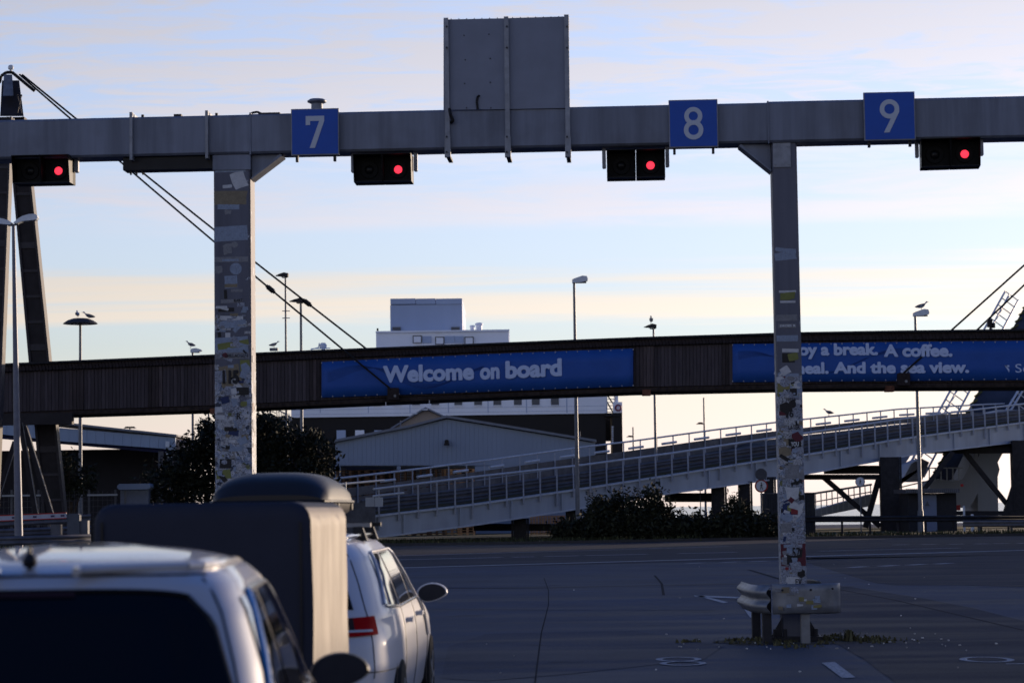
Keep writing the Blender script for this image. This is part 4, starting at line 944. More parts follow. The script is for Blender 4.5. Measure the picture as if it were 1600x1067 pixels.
# near guard: two W rails, then the mossy ledge
for (o_, z0, h_) in ((.55, .12, .3), (.55, .5, .32)):
    rows = []
    for x in rx:
        p = rpt(x, 'd') + rin(x) * o_; rows.append([p - rin(x) * a + Vector((0, 0, c)) for a, c in wprofile(z0, h_, .06)])
    mb = MB(); mb.strip(rows); mb.build('guard_rail', M_GUARD, ramp, smooth=True, sharp=60)
rstrip(lambda x: [rpt(x, 'd') + rin(x) * .62 + Vector((0, 0, .02)), rpt(x, 'd') + rin(x) * .62 + Vector((0, 0, .8)), rpt(x, 'd') + rin(x) * .7 + Vector((0, 0, .8)), rpt(x, 'd') + rin(x) * .7 + Vector((0, 0, .02))], 'back_panel', M_GUARD)
rstrip(lambda x: [rpt(x, 'd') + rin(x) * .31 + Vector((0, 0, .01)), rpt(x, 'd') + rin(x) * .31 + Vector((0, 0, .15)), rpt(x, 'd') + rin(x) * .5 + Vector((0, 0, .2)), rpt(x, 'd') + rin(x) * .5 + Vector((0, 0, .01))], 'ledge', M_MOSS)
# near railing and its posts
def rail_tube(fn, r, name, xs, m=M_RAIL): mb = MB(); mb.path([fn(x) for x in xs], r, 8); return mb.build(name, m, ramp)
rail_tube(lambda x: rpt(x, 'r', .1), .055, 'hand_rail', [584] + rx[2:])
px_ = 592.0; k_ = 0
while px_ < 1780:
    t_ = rpt(px_, 'r', .1); b_ = rpt(px_, 'd', .12); b_.z -= .42 * (.8 if k_ % 5 else 1.6); mb = MB(); mb.beam(Vector((t_.x, t_.y, b_.z)), t_, .075, .12, up=(0, 1, 0)); mb.build('rail_post', M_POSTG, ramp)
    if k_ % 3 == 1:
        g_ = rpt(px_ + 8, 'd'); bb = rpt(max(px_ + 8, 600), 'b'); mb = MB(); mb.box((g_.x, g_.y - .06, (g_.z + bb.z) / 2 - .05), (.12, .1, max(.1, g_.z - bb.z - .1)), math.atan2(rdir(px_).y, rdir(px_).x)); mb.build('stiffener', M_GIRD, ramp)
    px_ += interp([600, 740, 1100, 1300, 1600], [31, 26.5, 25, 20.5, 17.5], px_); k_ += 1
# far side railing, barrier and lifebuoy-like tubes
FX = [522, 641, 760, 906, 977, 1120, 1210, 1405, 1535, 1640]; FY = [748, 734, 719, 699, 690.5, 671, 660, 639, 632, 628]
def fr_d(px): return interp([500, 760, 1100, 1400, 1640], [116, 127, 142, 158, 172], px)
def frp(px, dz=0.0): p = PT(px, interp(FX, FY, px), fr_d(px)); p.z += dz; return p
fxs = list(range(520, 1641, 20))
mb = MB(); mb.path([frp(x) for x in fxs], .055, 8); mb.build('hand_rail', M_RAIL, ramp, label='railing along the far edge')
def fstrip(z0, z1, th, name, m):
    rows = []
    for x in fxs:
        p = frp(x); rows.append([p + Vector((0, 0, z0)), p + Vector((0, 0, z1)), p + Vector((0, th, z1)), p + Vector((0, th, z0)), p + Vector((0, 0, z0))])
    mb = MB(); mb.strip(rows); return mb.build(name, m, ramp)
fstrip(-1.0, -.55, .1, 'guard_rail', M_GUARD); fstrip(-1.5, -1.04, .12, 'guard_rail', M_GUARD)
px_ = 530.0; k_ = 0
while px_ < 1640:
    t_ = frp(px_, .02); mb = MB(); mb.box((t_.x, t_.y - .04, t_.z - .75), (.07, .07, 1.5)); mb.build('rail_post', M_POSTG, ramp)
    if k_ % 2 == 0 and 560 < px_ < 1500:
        q = frp(px_ + 8, -.42); q.y -= .25; mb = MB(); q2_ = frp(px_ + 30, -.42 ); q2_.y -= .25; mb.tube(q, q2_, .075, seg=10); mb.tube(q.lerp(q2_, .1) , q.lerp(q2_, .1) + Vector((0, .2, 0)), .03); mb.tube(q.lerp(q2_, .9), q.lerp(q2_, .9) + Vector((0, .2, 0)), .03); mb.build('light_tube', M_RAIL, ramp)
    px_ += interp([500, 900, 1300, 1600], [29, 27, 22, 18], px_); k_ += 1
# short cross railing at the foot and control box
for y, x1 in ((775, 640), (764, 584)):
    pass
mb = MB(); mb.path([PT(524, 757, 106), PT(600, 750, 109)], .05); mb.path([PT(583, 775, 107), PT(631, 770, 108)], .05); mb.path([PT(540, 753, 106), PT(540, 790, 106)], .04); mb.build('foot_rail', M_RAIL, ramp)
mb = MB(); mb.box(PT(592, 784, 106.5), (.36, .25, .42)); mb.box(PT(578, 784, 106.8), (.4, .25, .42)); mb.build('control_box', M_GIRD, ramp)
mb = MB(); a = PT(578, 808, 107.5); mb.box((a.x + .1, a.y, 1.0 / 2), (.25, .25, 1.0)); mb.build('end_post', M_DKST, ramp)
mb = MB(); p0 = PT(520, 800, 107); p1 = PT(586, 800, 108.4); mb.prism([Vector((p0.x, p0.y, .1)), Vector((p1.x, p1.y, .1)), Vector((p1.x, p1.y, 2.1)), Vector((p0.x, p0.y, 1.8))], (0, .3, 0)); mb.build('end_wall', M_GUARD, ramp)
# dark piers, cross beams and braces
def pier(x0, x1, ytop, d, nm='pier', dp=1.2):
    a = PT(x0, ytop, d); c = PT(x1, ytop, d); mb = MB(); w_ = c.x - a.x
    mb.box(((a.x + c.x) / 2, d + dp / 2, a.z / 2), (w_, dp, a.z)); o = mb.build(nm, M_DKST, ramp)
    mb = MB(); mb.box((a.x - .06, d - .03, a.z / 2), (.1, .1, a.z)); mb.box((c.x + .06, d - .03, a.z / 2), (.1, .1, a.z)); mb.build('flange', M_DKST, o)
    return o
def fbeam(p, q, wd_, d, nm='brace'): mb = MB(); mb.beam(PT(*p, d), PT(*q, d), wd_, wd_, up=(0, 1, 0)); return mb.build(nm, M_DKST, ramp)
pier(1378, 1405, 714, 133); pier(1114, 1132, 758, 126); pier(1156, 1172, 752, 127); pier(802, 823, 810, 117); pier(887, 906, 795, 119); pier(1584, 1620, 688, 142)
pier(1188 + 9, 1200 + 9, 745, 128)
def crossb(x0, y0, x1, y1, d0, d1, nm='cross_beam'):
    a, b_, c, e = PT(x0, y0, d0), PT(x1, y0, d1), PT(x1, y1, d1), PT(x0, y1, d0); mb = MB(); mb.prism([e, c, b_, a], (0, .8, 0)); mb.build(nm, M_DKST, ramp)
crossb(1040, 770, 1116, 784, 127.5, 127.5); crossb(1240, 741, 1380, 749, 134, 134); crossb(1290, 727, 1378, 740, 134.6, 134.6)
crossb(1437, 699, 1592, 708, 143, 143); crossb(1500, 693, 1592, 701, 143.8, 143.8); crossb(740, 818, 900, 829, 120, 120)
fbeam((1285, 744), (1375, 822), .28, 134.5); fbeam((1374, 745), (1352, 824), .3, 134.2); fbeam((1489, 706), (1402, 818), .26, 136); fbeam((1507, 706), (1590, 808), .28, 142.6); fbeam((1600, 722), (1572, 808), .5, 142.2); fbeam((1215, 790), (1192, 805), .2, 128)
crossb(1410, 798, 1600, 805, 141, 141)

# ------------------------------------------------------------------ ferry
SD = 215.0
fer = thing('ferry', (PT(700, 800, SD).x, SD, -2.2), 'white and black car ferry moored beyond the footbridge with grey blue funnel house', 'ferry')
M_SHW = mat('ship_white', (.74, .79, .88), rough=.5, var=.05, scale=.5, streak=True, dirt=.12)
M_SHF = mat('ship_funnel_house', (.34, .42, .58), rough=.5, var=.05, scale=.4, streak=True)
M_SHB = mat('ship_black', (.007, .007, .010), rough=.5, var=.2, scale=.3)
M_SHG = mat('ship_window', (.07, .08, .10), rough=.2, var=.1)
def sbox(x0, y0, x1, y1, d0, dp, name, m, par=fer):
    xm = (x0 + x1) / 2; a = PT(xm, y1, d0); c = PT(xm, y0, d0); a.x = PT(x0, y1, d0).x; c.x = PT(x1, y0, d0).x; mb = MB(); mb.box(((a.x + c.x) / 2, d0 + dp / 2, (a.z + c.z) / 2), (c.x - a.x, dp, c.z - a.z)); return mb.build(name, m, par)
sbox(455, 573, 946, 649, SD, 60, 'upper_hull', M_SHW)
a = PT(400, 645, SD + .3); c = PT(946, 645, SD + .3); a.z = PT(700, 649, SD).z; mb = MB(); mb.box(((a.x + c.x) / 2, SD + 30.3, (a.z - 2.2) / 2), (c.x - a.x, 60, a.z + 2.2)); mb.build('lower_hull', M_SHB, fer)
a = PT(956, 645, SD + .1); c = PT(972, 645, SD + .1); mb = MB(); mb.box(((a.x + c.x) / 2, SD + 2, (a.z - 2.2) / 2), (c.x - a.x, 4, a.z + 2.2)); mb.build('stern_post', M_SHB, fer)
sbox(945, 645, 972, 650, SD - .2, 4, 'stern_beam', M_SHB); sbox(940, 650, 962, 688, SD + 6, 3, 'stern_recess', M_SHB)
sbox(588, 517, 795, 573.2, SD + 2, 40, 'deck_house', M_SHW)
fh = sbox(610, 476, 722, 516.8, SD + 4, 16, 'funnel_house', M_SHF)
fb_ = thing
for x0, x1 in ((610, 649.3), (650, 680.3), (681, 722)): sbox(x0, 466.5, x1, 475.2, SD + 3.9, 16, 'parapet_panel', M_SHF)
for x0 in (613, 705): sbox(x0, 511, x0 + 13, 516, SD + 3.8, .3, 'vent_grille', M_SHG)
sbox(587, 516, 796, 518.6, SD + 1.8, 40, 'deck_edge', M_SHW)
for x0, y0 in ((645, 524), (680, 526), (726, 526)):
    o = sbox(x0, y0, x0 + 14, y0 + 12, SD + 1.85, .2, 'door_frame', M_SHG); sbox(x0 + 1.4, y0 + 1.6, x0 + 12.6, y0 + 11, SD + 1.7, .1, 'door_panel', M_SHW, o)
for x0, w_ in ((660, 14), (695, 15), (711, 13)): sbox(x0, 525, x0 + w_, 536, SD + 1.9, .2, 'worn_panel', M_SHF)
for x, s_ in ((738, .8), (748.5, 1.15)):
    mb = MB(); p = PT(x, 517, SD + 12); u = MPP(SD); mb.lathe(p, [(4.4 * u * s_, 0), (4.4 * u * s_, 7.5 * u * s_), (5.8 * u * s_, 8.5 * u * s_), (5.8 * u * s_, 10 * u * s_), (4.2 * u * s_, 11.6 * u * s_), (1 * u, 11.8 * u * s_)], 14); mb.build('ventilator', M_SHW, fer)
mb = MB(); p = PT(590, 515, SD + 3); mb.box(p, (.16, .2, .25)); mb.build('deck_light', M_BLACK, fer)
for x in (532, 561, 590, 620, 650, 680, 716, 747, 777, 809, 837, 867):
    o = sbox(x - 6, 619, x + 6, 633, SD - .06, .14, 'window', M_SHG)
    sbox(x - 6.6, 632.8, x + 6.6, 634, SD - .12, .2, 'sill', M_SHW, o)
for y in (596, 637, 644): sbox(455, y, 946, y + .5, SD - .03, .1, 'plate_seam', M_SHF)
for x in (500, 575, 640, 700, 762, 822, 885): sbox(x, 575, x + .5, 645, SD - .02, .1, 'plate_seam', M_SHF)
# open stern gallery
sbox(946, 600, 948.5, 645, SD + .5, 4, 'gallery_post', M_SHW); sbox(962, 600, 965.5, 645, SD + .5, 4, 'gallery_post', M_SHW)
for y in range(618, 645, 5): sbox(946, y, 965, y + 1, SD + 3, .2, 'stair_rail', M_SHW)
fbm = [((942, 616), (958, 645)), ((948, 616), (964, 640))]
for p, q in fbm: mb = MB(); mb.beam(PT(*p, SD + 1.5), PT(*q, SD + 1.5), .25, .12); mb.build('stair', M_SHG, fer)
sbox(958, 628, 972, 645, SD + .3, .3, 'bulwark_panel', M_SHW)
mb = MB(); cL = PT(966, 637, SD); rows = []
for i in range(17):
    an = 2 * math.pi * i / 16; cc = cL + Vector((math.cos(an), 0, math.sin(an))) * .26; rows.append([cc + (Vector((math.cos(an), 0, math.sin(an))) * math.cos(b_) + Vector((0, 1, 0)) * math.sin(b_)) * .08 for b_ in np.linspace(0, 2 * math.pi, 7)])
mb.strip(rows); mb.build('lifebuoy', mat('lifebuoy', (.2, .05, .08), rough=.5), fer)
for y in range(666, 692, 3): sbox(955.5, y, 958.5, y + 1.3, SD - .1, .1, 'ladder_rung', M_SHW)
# radar scanner and small mast left of the deck house
mb = MB(); p = PT(505, 546, SD + 10); mb.lathe(p + Vector((0, 0, .15)), [(.15, -.6), (.18, -.1), (.34, 0), (.36, .3), (.2, .5)], 12); mb.build('radar_dome', M_LAMPH, fer)
mb = MB(); mb.path([PT(486, 546, SD + 10), PT(498, 543, SD + 10), PT(499, 536, SD + 10)], .06); mb.path([PT(486, 545, SD + 10), PT(516, 544, SD + 10)], .05); mb.path([PT(486, 545, SD + 10), PT(486, 575, SD + 10)], .05); mb.build('mast_rail', M_LAMPH, fer)
a = PT(455, 560, SD + 20); sbox(480, 548, 522, 575, SD + 10, 5, 'bridge_wing', M_SHW)
for x0, w_ in ((526, 14), (555, 14), (585, 12)): sbox(x0, 672, x0 + w_, 688, SD, .4, 'hull_hatch', M_SHF if x0 != 555 else M_SHW)
# stair railing seen left of the hull
sg = thing('stair_railing', PT(440, 655, 150), 'small pale stair railing between the tree and the ferry under the footbridge', 'railing')
for i in range(9): mb = MB(); mb.beam(PT(432 + i * 2.6, 640 + i * .8, 150), PT(432 + i * 2.6, 653, 150), .04, .04); mb.build('baluster', M_LAMPP, sg)
mb = MB(); mb.beam(PT(431, 638, 150), PT(455, 652, 150), .08, .08); mb.beam(PT(425, 654, 150), PT(456, 654, 150), .1, .3); mb.build('stringer', M_LAMPP, sg)
for x in (433, 451): pz = PT(x, 654, 150); mb = MB(); mb.box((pz.x, pz.y, pz.z / 2), (.14, .14, pz.z)); mb.build('support', M_LAMPP, sg)

# ------------------------------------------------------------------ warehouse
WD = 150.0
M_WH = mat('warehouse_cladding', (.23, .28, .37), rough=.6, var=.06, scale=.5, streak=True, dirt=.1)
M_WHR = mat('warehouse_roof', (.17, .185, .22), rough=.6, var=.1)
wh = thing('warehouse', (PT(700, 800, WD).x, WD, 0), 'grey blue gabled warehouse with low pitched roof behind the ramp', 'warehouse')
def wpoly(pts, d, dp, name, m, par=wh): mb = MB(); mb.prism([PT(x, y, d) for x, y in pts], (0, dp, 0)); return mb.build(name, m, par)
EL, ER, AP = (524, 690), (930, 692), (698, 654)
def wtop(x): return interp([524, 640, 698, 930], [690.5, 668.5, 654.5, 692], x)
x = 524.0; step = 7.0
mbp = 0
while x < 930:
    x1 = min(930, x + step - .18); wpoly([(x, 727), (x1, 727), (x1, wtop(x1)), (x, wtop(x))], WD, .25, 'cladding_panel', M_WH); x += step
wpoly([(524, 728.5), (930, 728.5), (930, 692), (698, 655), (640, 669), (524, 691)], WD + .22, 40, 'gable_core', M_WH)
for p, q in (((520, 691), (640, 667.5)), ((640, 667.5), (698, 652.5)), ((698, 652.5), (932, 690.5))):
    mb = MB(); a, c = PT(*p, WD - .3), PT(*q, WD - .3); mb.prism([a, c, c + Vector((0, 0, .16)), a + Vector((0, 0, .16))], (0, 40, 0)); mb.build('roof_slope', M_WHR, wh)
wpoly([(522, 735), (531, 735), (531, 727), (524, 727)], WD, 6, 'side_wall', M_WH)
for x0, x1 in ((524, 532), (620, 626), (742, 930)):
    a, c = PT(x0, 728, WD), PT(x1, 728, WD); mb = MB(); mb.box(((a.x + c.x) / 2, WD + .2, a.z / 2), (c.x - a.x, .4, a.z)); mb.build('wall', M_WH, wh)
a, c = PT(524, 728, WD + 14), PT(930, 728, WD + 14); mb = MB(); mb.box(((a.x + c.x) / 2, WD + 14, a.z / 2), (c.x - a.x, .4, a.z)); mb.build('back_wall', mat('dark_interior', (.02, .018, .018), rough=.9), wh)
mb = MB(); p = PT(698, 690, WD - .25); mb.box(p, (.26, .4, .26), bev=.05); mb.box(p + Vector((0, -.15, -.18)), (.34, .3, .12)); mb.build('wall_lamp', M_BLACK, wh)
for x in (626, 906): mb = MB(); p = PT(x, wtop(x) - 2, WD); mb.tube(p, p + Vector((0, 0, .5)), .04); mb.build('roof_pipe', M_WHR, wh)
sgb = thing('gabled_shed', (PT(665, 800, 158).x, 158, 0), 'small beige gabled shed peeping over the warehouse roof', 'shed')
wpoly([(612, 700), (712, 700), (692, 652), (665, 640), (617, 668), (612, 670)], 158, 8, 'gable', mat('shed_beige', (.30, .25, .21), rough=.7, var=.05), sgb)
for p, q in (((610, 671), (665, 638.5)), ((665, 638.5), (694, 652))):
    mb = MB(); a, c = PT(*p, 157.7), PT(*q, 157.7); mb.prism([a, c, c + Vector((0, 0, .12)), a + Vector((0, 0, .12))], (0, 8.6, 0)); mb.build('roof_slope', M_WHR, sgb)
a = PT(614, 699, 158.2); c = PT(710, 699, 158.2); mb = MB(); mb.box(((a.x + c.x) / 2, 162, a.z / 2), (c.x - a.x, 7.4, a.z)); mb.build('wall', M_WH, sgb)
for x, y in ((648, 646), (664, 640)): mb = MB(); mb.box(PT(x, y, 157.5), (.35, .3, .08)); mb.build('roof_vent', M_LAMPH, sgb)
# pallet stacks inside and by the wall
M_PAL = mat('pallet_wood', (.10, .055, .03), rough=.85, var=.3, island=.35); M_PAL_SUN = mat('pallet_wood_sunlit', (.45, .25, .12), rough=.85, var=.25, island=.35)  # second wood has the orange sunlight put into its brighter colour
def pallet_stack(x, d, h_, m, label, z0=0.0, wd_=.95):
    p = PT(x, 780, d); t = thing('pallet_stack', (p.x, d, z0), label, 'pallet stack', 'wooden pallet stacks behind the ramp'); z = z0; k = 0
    while z < z0 + h_:
        mb = MB()
        for yy in (-.45, 0, .45):
            mb.box((p.x, d + yy, z + .13), (wd_, .14, .02)); 
            for xx in (-wd_ / 2 + .07, 0, wd_ / 2 - .07): mb.box((p.x + xx, d + yy, z + .065), (.13, .13, .1))
        mb.box((p.x, d, z + .15), (wd_, 1.1, .02)); mb.build('pallet', m, t); z += .165; k += 1
xs_ = [538, 562, 586, 610, 634, 658, 682, 706, 730]
wds = ['leftmost', 'second', 'third', 'fourth', 'fifth', 'sixth', 'seventh', 'eighth', 'ninth']
for i, x in enumerate(xs_): pallet_stack(x, WD - 6 + (i % 2) * .6, 4.1, M_PAL_SUN if i in (7, 8) else M_PAL, '%s dark pallet stack from the left in the open warehouse bay' % wds[i] if i < 7 else ('sun toned pallet stack at the right end of the open bay' if i == 8 else 'pale pallet stack beside the sun toned one in the open bay'))
for i, x in enumerate((834, 848, 862, 876)): pallet_stack(x, 140, 1.0, M_PAL_SUN, '%s orange sun toned pallet stack seen under the ramp left of the lamp post' % wds[i], wd_=.5)

# ------------------------------------------------------------------ left terminal building
LD = 132.0
lb_ = thing('terminal_building', (PT(150, 800, LD).x, LD, 0), 'low dark building with pale sloping fascia at the left', 'building')
M_LF = mat('fascia_pale', (.26, .33, .45), rough=.5, var=.06, scale=.5, streak=True)
def ltop(x): return interp([-200, 0, 85, 274], [632, 658, 667.5, 683.5], x)
def lbot(x): return interp([-200, 0, 87, 260, 274], [660, 678, 688.5, 701, 706], x)
x = -200.0
while x < 273: x1 = min(274, x + 13.7); wpoly([(x, lbot(x)), (x1, lbot(x1)), (x1, ltop(x1)), (x, ltop(x))], LD - .1, .25, 'fascia_panel', M_LF, lb_); x += 14
wpoly([(-200, 668), (262, 708), (262, 700), (-200, 659)], LD + .2, .3, 'soffit_band', mat('navy_band', (.01, .014, .06), rough=.6), lb_)
mb = MB(); a, c = PT(-200, 630, LD - .3), PT(276, 682, LD - .3); mb.prism([a, c, c + Vector((0, 0, .12)), a + Vector((0, 0, .12))], (0, 14, 0)); mb.build('roof', M_WHR, lb_)
a, c = PT(-200, 690, LD + 3), PT(256, 700, LD + 3); mb = MB(); mb.box(((a.x + c.x) / 2, LD + 8, c.z / 2), (c.x - a.x, 8, c.z)); mb.build('wall', mat('dark_wall', (.018, .018, .024), rough=.8, var=.2, scale=.6), lb_)
for x in (252, 266): p = PT(x, 705, LD + .3); mb = MB(); mb.box((p.x, p.y, p.z / 2), (.3, .3, p.z)); mb.build('pillar', M_GUARD, lb_)
wpoly([(274.5, 712), (283, 716), (283, 690), (274.5, 684)], LD + .5, 6, 'end_wall', mat('end_wall_pale', (.35, .28, .24), rough=.6), lb_)
wpoly([(258.5, 698), (264.5, 698.5), (264.5, 689.5), (258.5, 689)], LD - .25, .1, 'house_plate', M_LAMPH, lb_)
mb = MB(); mb.path([PT(260, 706, LD), PT(262, 712, LD), PT(272, 718, LD)], .05); mb.build('downpipe', M_LAMPH, lb_)
# hut, fence, barrier and rails at the left
hut = thing('service_hut', (PT(205, 800, 112).x, 112, 0), 'small pale hut with flat rounded roof below the tree at the left', 'hut')
def hbox(x0, y0, x1, y1, d, dp, nm, m, par, ground=False, bev=0):
    a = PT(x0, y1, d); c = PT(x1, y0, d); z0 = 0 if ground else a.z; mb = MB(); mb.box(((a.x + c.x) / 2, d + dp / 2, (z0 + c.z) / 2), (c.x - a.x, dp, c.z - z0), bev=bev); return mb.build(nm, m, par)
M_HUT = mat('hut_pale', (.17, .20, .27), rough=.6, var=.08)
hbox(188, 765, 232, 790, 112, 1.6, 'wall', M_HUT, hut, True); hbox(183, 755, 235, 765, 111.8, 2, 'roof', M_LF, hut, bev=.1)
hbox(194, 767, 197, 790, 111.95, .1, 'corner_trim', M_LAMPP, hut, True)
fen = thing('wire_fence', (PT(150, 800, 108).x, 108, 0), 'dark wire fence on thin posts in front of the terminal building', 'fence')
for x in (-60, -20, 18, 60, 100, 139, 180): pz = PT(x, 765, 108); mb = MB(); mb.box((pz.x, 108, pz.z / 2), (.09, .07, pz.z)); mb.build('post', M_GUARD, fen)
mb = MB()
for k in range(9): z_ = .3 + k * .28; mb.beam((PT(-60, 700, 108).x, 108, z_), (PT(185, 700, 108).x, 108, z_), .012, .012)
a = PT(-60, 700, 108).x
while a < PT(185, 700, 108).x: mb.beam((a, 108.01, .1), (a, 108.01, 2.7), .01, .01, up=(0, 1, 0)); a += .22
mb.build('mesh_panel', M_GUARD, fen, kind='stuff')
mb = MB(); mb.box((PT(30, 700, 107.8).x, 107.8, PT(30, 774, 107.8).z), (3.0, .05, .08)); mb.box((PT(160, 700, 107.8).x, 107.8, PT(160, 773, 107.8).z), (1.4, .05, .08)); mb.build('top_bar', M_GIRD, fen)
bar = thing('boom_barrier', (PT(115, 800, 88).x, 88, 0), 'lowered red and white boom barrier with grey drive box at the left edge', 'barrier')
a = PT(-60, 812, 88); c = PT(104, 805, 88); mb = MB(); mb.beam(a, c, .10, .17); mb.build('boom', mat('boom_white', (.33, .35, .42), rough=.5, var=.08), bar)
M_REDP = mat('red_paint', (.35, .02, .02), rough=.5, var=.1)
for dz in (.10, -.10): mb = MB(); mb.beam(a + Vector((0, -.01, dz)), c + Vector((0, -.01, dz)), .11, .03); mb.build('red_edge', M_REDP, bar)
for s_ in (-.1, .21, .5, .7, .87, .965): p = a.lerp(c, s_); mb = MB(); mb.box(p + Vector((0, -.06, 0)), (.14, .02, .07)); mb.build('reflector', mat('boom_mark', (.03, .03, .09), rough=.4), bar)
o = hbox(105, 802, 124, 834, 88, .4, 'drive_box', mat('drive_box_grey', (.07, .08, .1), rough=.6, var=.1), bar, True, .06)
o = hbox(122, 813, 137, 834, 88.1, .4, 'motor_box', M_GUARD, bar, True)
hbox(79, 819, 95, 834, 88.1, .4, 'motor_box', M_GUARD, bar, True)
def roadside_rail(x0, y0, x1, y1, d0, d1, label, grp, posts=5, h_=.31, m=M_GUARD, name='guard_rail'):
    a = PT(x0, y0, d0); c = PT(x1, y1, d1); t = thing(name, ((a.x + c.x) / 2, (a.y + c.y) / 2, 0), label, 'guard rail', grp)
    d = (c - a).normalized(); rows = []
    for p in (a, c):
        nn = Vector((d.y, -d.x, 0)).normalized(); rows.append([Vector((p.x, p.y, p.z - h_ + z)) + nn * o_ for o_, z in wprofile(0, h_, .06)])
    mb = MB(); mb.strip(rows); o = mb.build('rail', m, t, smooth=True, sharp=60); sm = o.modifiers.new('s', 'SOLIDIFY'); sm.thickness = .006
    for i in range(posts):
        p = a.lerp(c, (i + .5) / posts); mb = MB(); mb.box((p.x, p.y + .12, p.z / 2), (.1, .1, p.z)); mb.build('post', m, t)
G_ = 'guard rails on the quay'
roadside_rail(-80, 815, 142, 803, 92, 92, 'upper guard rail behind the boom barrier', G_)
roadside_rail(-80, 829, 142, 821, 88.5, 90, 'lower guard rail just behind the boom barrier', G_)
roadside_rail(-80, 840, 142, 834, 78, 79, 'nearest guard rail at the left behind the silver car', G_)
roadside_rail(1504, 813, 1760, 812, 112, 112, 'guard rail at the right edge beneath the ramp', G_, m=mat('guard_mid', (.1, .105, .125), rough=.5, var=.2))
roadside_rail(1250, 806, 1640, 805, 118, 120, 'long dark guard rail behind the right column', G_, posts=9, m=M_DKST)
# verge
b = MB()
vg = [(-60, 101), (-9, 104.2), (0, 104), (12, 107.5), (60, 110.5), (60, 152), (-60, 152)]
b.add([(x, y, .02) for x, y in vg], [tuple(range(len(vg)))]); struct('grass_verge', b, M_GRASS)
b = MB(); 
for (x0, y0), (x1, y1) in zip(vg[:4], vg[1:5]): b.beam((x0, y0 - .1, .06), (x1, y1 - .1, .06), .2, .12)
struct('kerb', b, mat('kerb_stone', (.05, .05, .055), rough=.9))
rnd = random.Random(2); tp_ = []
for _ in range(1100):
    x_ = rnd.uniform(-45, 45); tp_.append((x_, np.interp(x_, [-60, -9, 0, 12, 60], [101, 104.2, 104, 107.5, 110.5]) + .3 + abs(rnd.gauss(0, 3))))
tuft_mesh(tp_, 9, 3, hr=(.08, .3), wr=(.02, .06), sp=.25).build('verge_grass', mat('verge_blades', (.045, .05, .025), rough=.95, var=.4, island=.5), kind='stuff')

# ------------------------------------------------------------------ linkspan, booth, containers at the right
lk = thing('raised_linkspan', PT(1520, 740, 165), 'steep raised dark linkspan deck with railings at the right edge', 'linkspan')
def LKp(s_, u): # s along 0..1 up the slope, u across 0..1
    a = PT(1452, 752, 158).lerp(PT(1622, 440, 186), s_); c = PT(1534, 752, 158).lerp(PT(1720, 440, 186), s_); return a.lerp(c, u)
mb = MB(); mb.prism([LKp(0, 0), LKp(0, 1), LKp(1, 1), LKp(1, 0)], (.25, .6, -.3)); mb.build('deck', mat('linkspan_deck', (.03, .032, .045), rough=.7, var=.3, scale=.6), lk)
for i in range(26):
    s_ = i / 26
    for u_, nm in ((-.02, 'rubber_tooth'), (.97, 'rubber_tooth')):
        mb = MB(); mb.beam(LKp(s_, u_) + Vector((0, -.2, 0)), LKp(s_ + .022, u_ + .07) + Vector((0, -.2, 0)), .12, .14, up=(0, 1, 0)); mb.build(nm, mat('mossy_rubber', (.07, .075, .02), rough=.9, var=.4), lk)
for off in (-.16, 1.0):
    for up_ in (0, .9, 1.35 if off < 0 else 1.2):
        mb = MB(); mb.beam(LKp(.02, off) + Vector((-up_ * .75, -.1, up_ * .55)), LKp(.89, off) + Vector((-up_ * .75, -.1, up_ * .55)), .11, .11); mb.build('hand_rail', M_RAIL, lk)
    for i in range(24):
        p = LKp(.02 + .87 * i / 23, off); mb = MB(); mb.beam(p, p + Vector((-1.3 * .75, -.1, 1.3 * .55)), .07, .07, up=(0, 1, 0)); mb.build('rail_post', M_RAIL, lk)
tw = thing('linkspan_tower', (PT(1540, 800, 152).x, 152, 0), 'pale angular concrete tower supporting the linkspan', 'tower')
M_TW = mat('tower_pale', (.30, .34, .42), rough=.65, var=.07, scale=.5, streak=True, dirt=.15)
def tpoly(pts, d, dp, nm, m=M_TW, par=tw): mb = MB(); mb.prism([PT(x, y, d) for x, y in pts], (0, dp, 0)); return mb.build(nm, m, par)
tpoly([(1528, 808), (1560, 808), (1559, 745), (1562, 733), (1559, 722), (1570, 700), (1600, 640), (1560, 640), (1528, 716)], 152, 5, 'tower_leg')
tpoly([(1493, 792), (1512, 793), (1520, 785), (1528, 770), (1528, 700), (1510, 738), (1505, 748), (1488, 752), (1470, 748), (1455, 752), (1452, 765), (1493, 768)], 150.5, 4, 'abutment')
tpoly([(1400, 752), (1440, 752), (1452, 722), (1440, 716), (1424, 724), (1404, 760)], 156, 4, 'wing_wall')
tpoly([(1395, 752), (1420, 716), (1428, 702), (1392, 712)], 160, 3, 'wing_wall')
for i in range(6): x = 1452 + i * 9.2; mb = MB(); mb.beam(PT(x, 731, 150), PT(x, 751, 150), .07, .07, up=(0, 1, 0)); mb.build('baluster', M_RAIL, tw)
mb = MB(); mb.beam(PT(1447, 731, 150), PT(1504, 731, 150), .07, .07); mb.build('top_rail', M_RAIL, tw)
bo = thing('ticket_booth', (PT(1460, 800, 128).x, 128, 0), 'dark booth with corrugated flat roof and pale door beside the lamp post', 'booth')
hbox(1420, 770, 1494, 806, 128, 3, 'wall', mat('booth_dark', (.02, .022, .03), rough=.6), bo, True)
o = hbox(1440, 773, 1463, 806, 127.85, .12, 'door', mat('booth_door', (.16, .2, .3), rough=.5, var=.05), bo, True)
mb = MB(); p = PT(1449, 786, 127.75); mb.prism([p + Vector((a, 0, c)) for a, c in ((-.12, -.14), (.12, -.14), (0, .14))], (0, .05, 0)); mb.build('door_emblem', M_GUARD, o)
ro = hbox(1415, 763, 1499, 770.5, 127.4, 4, 'roof', M_GUARD, bo)
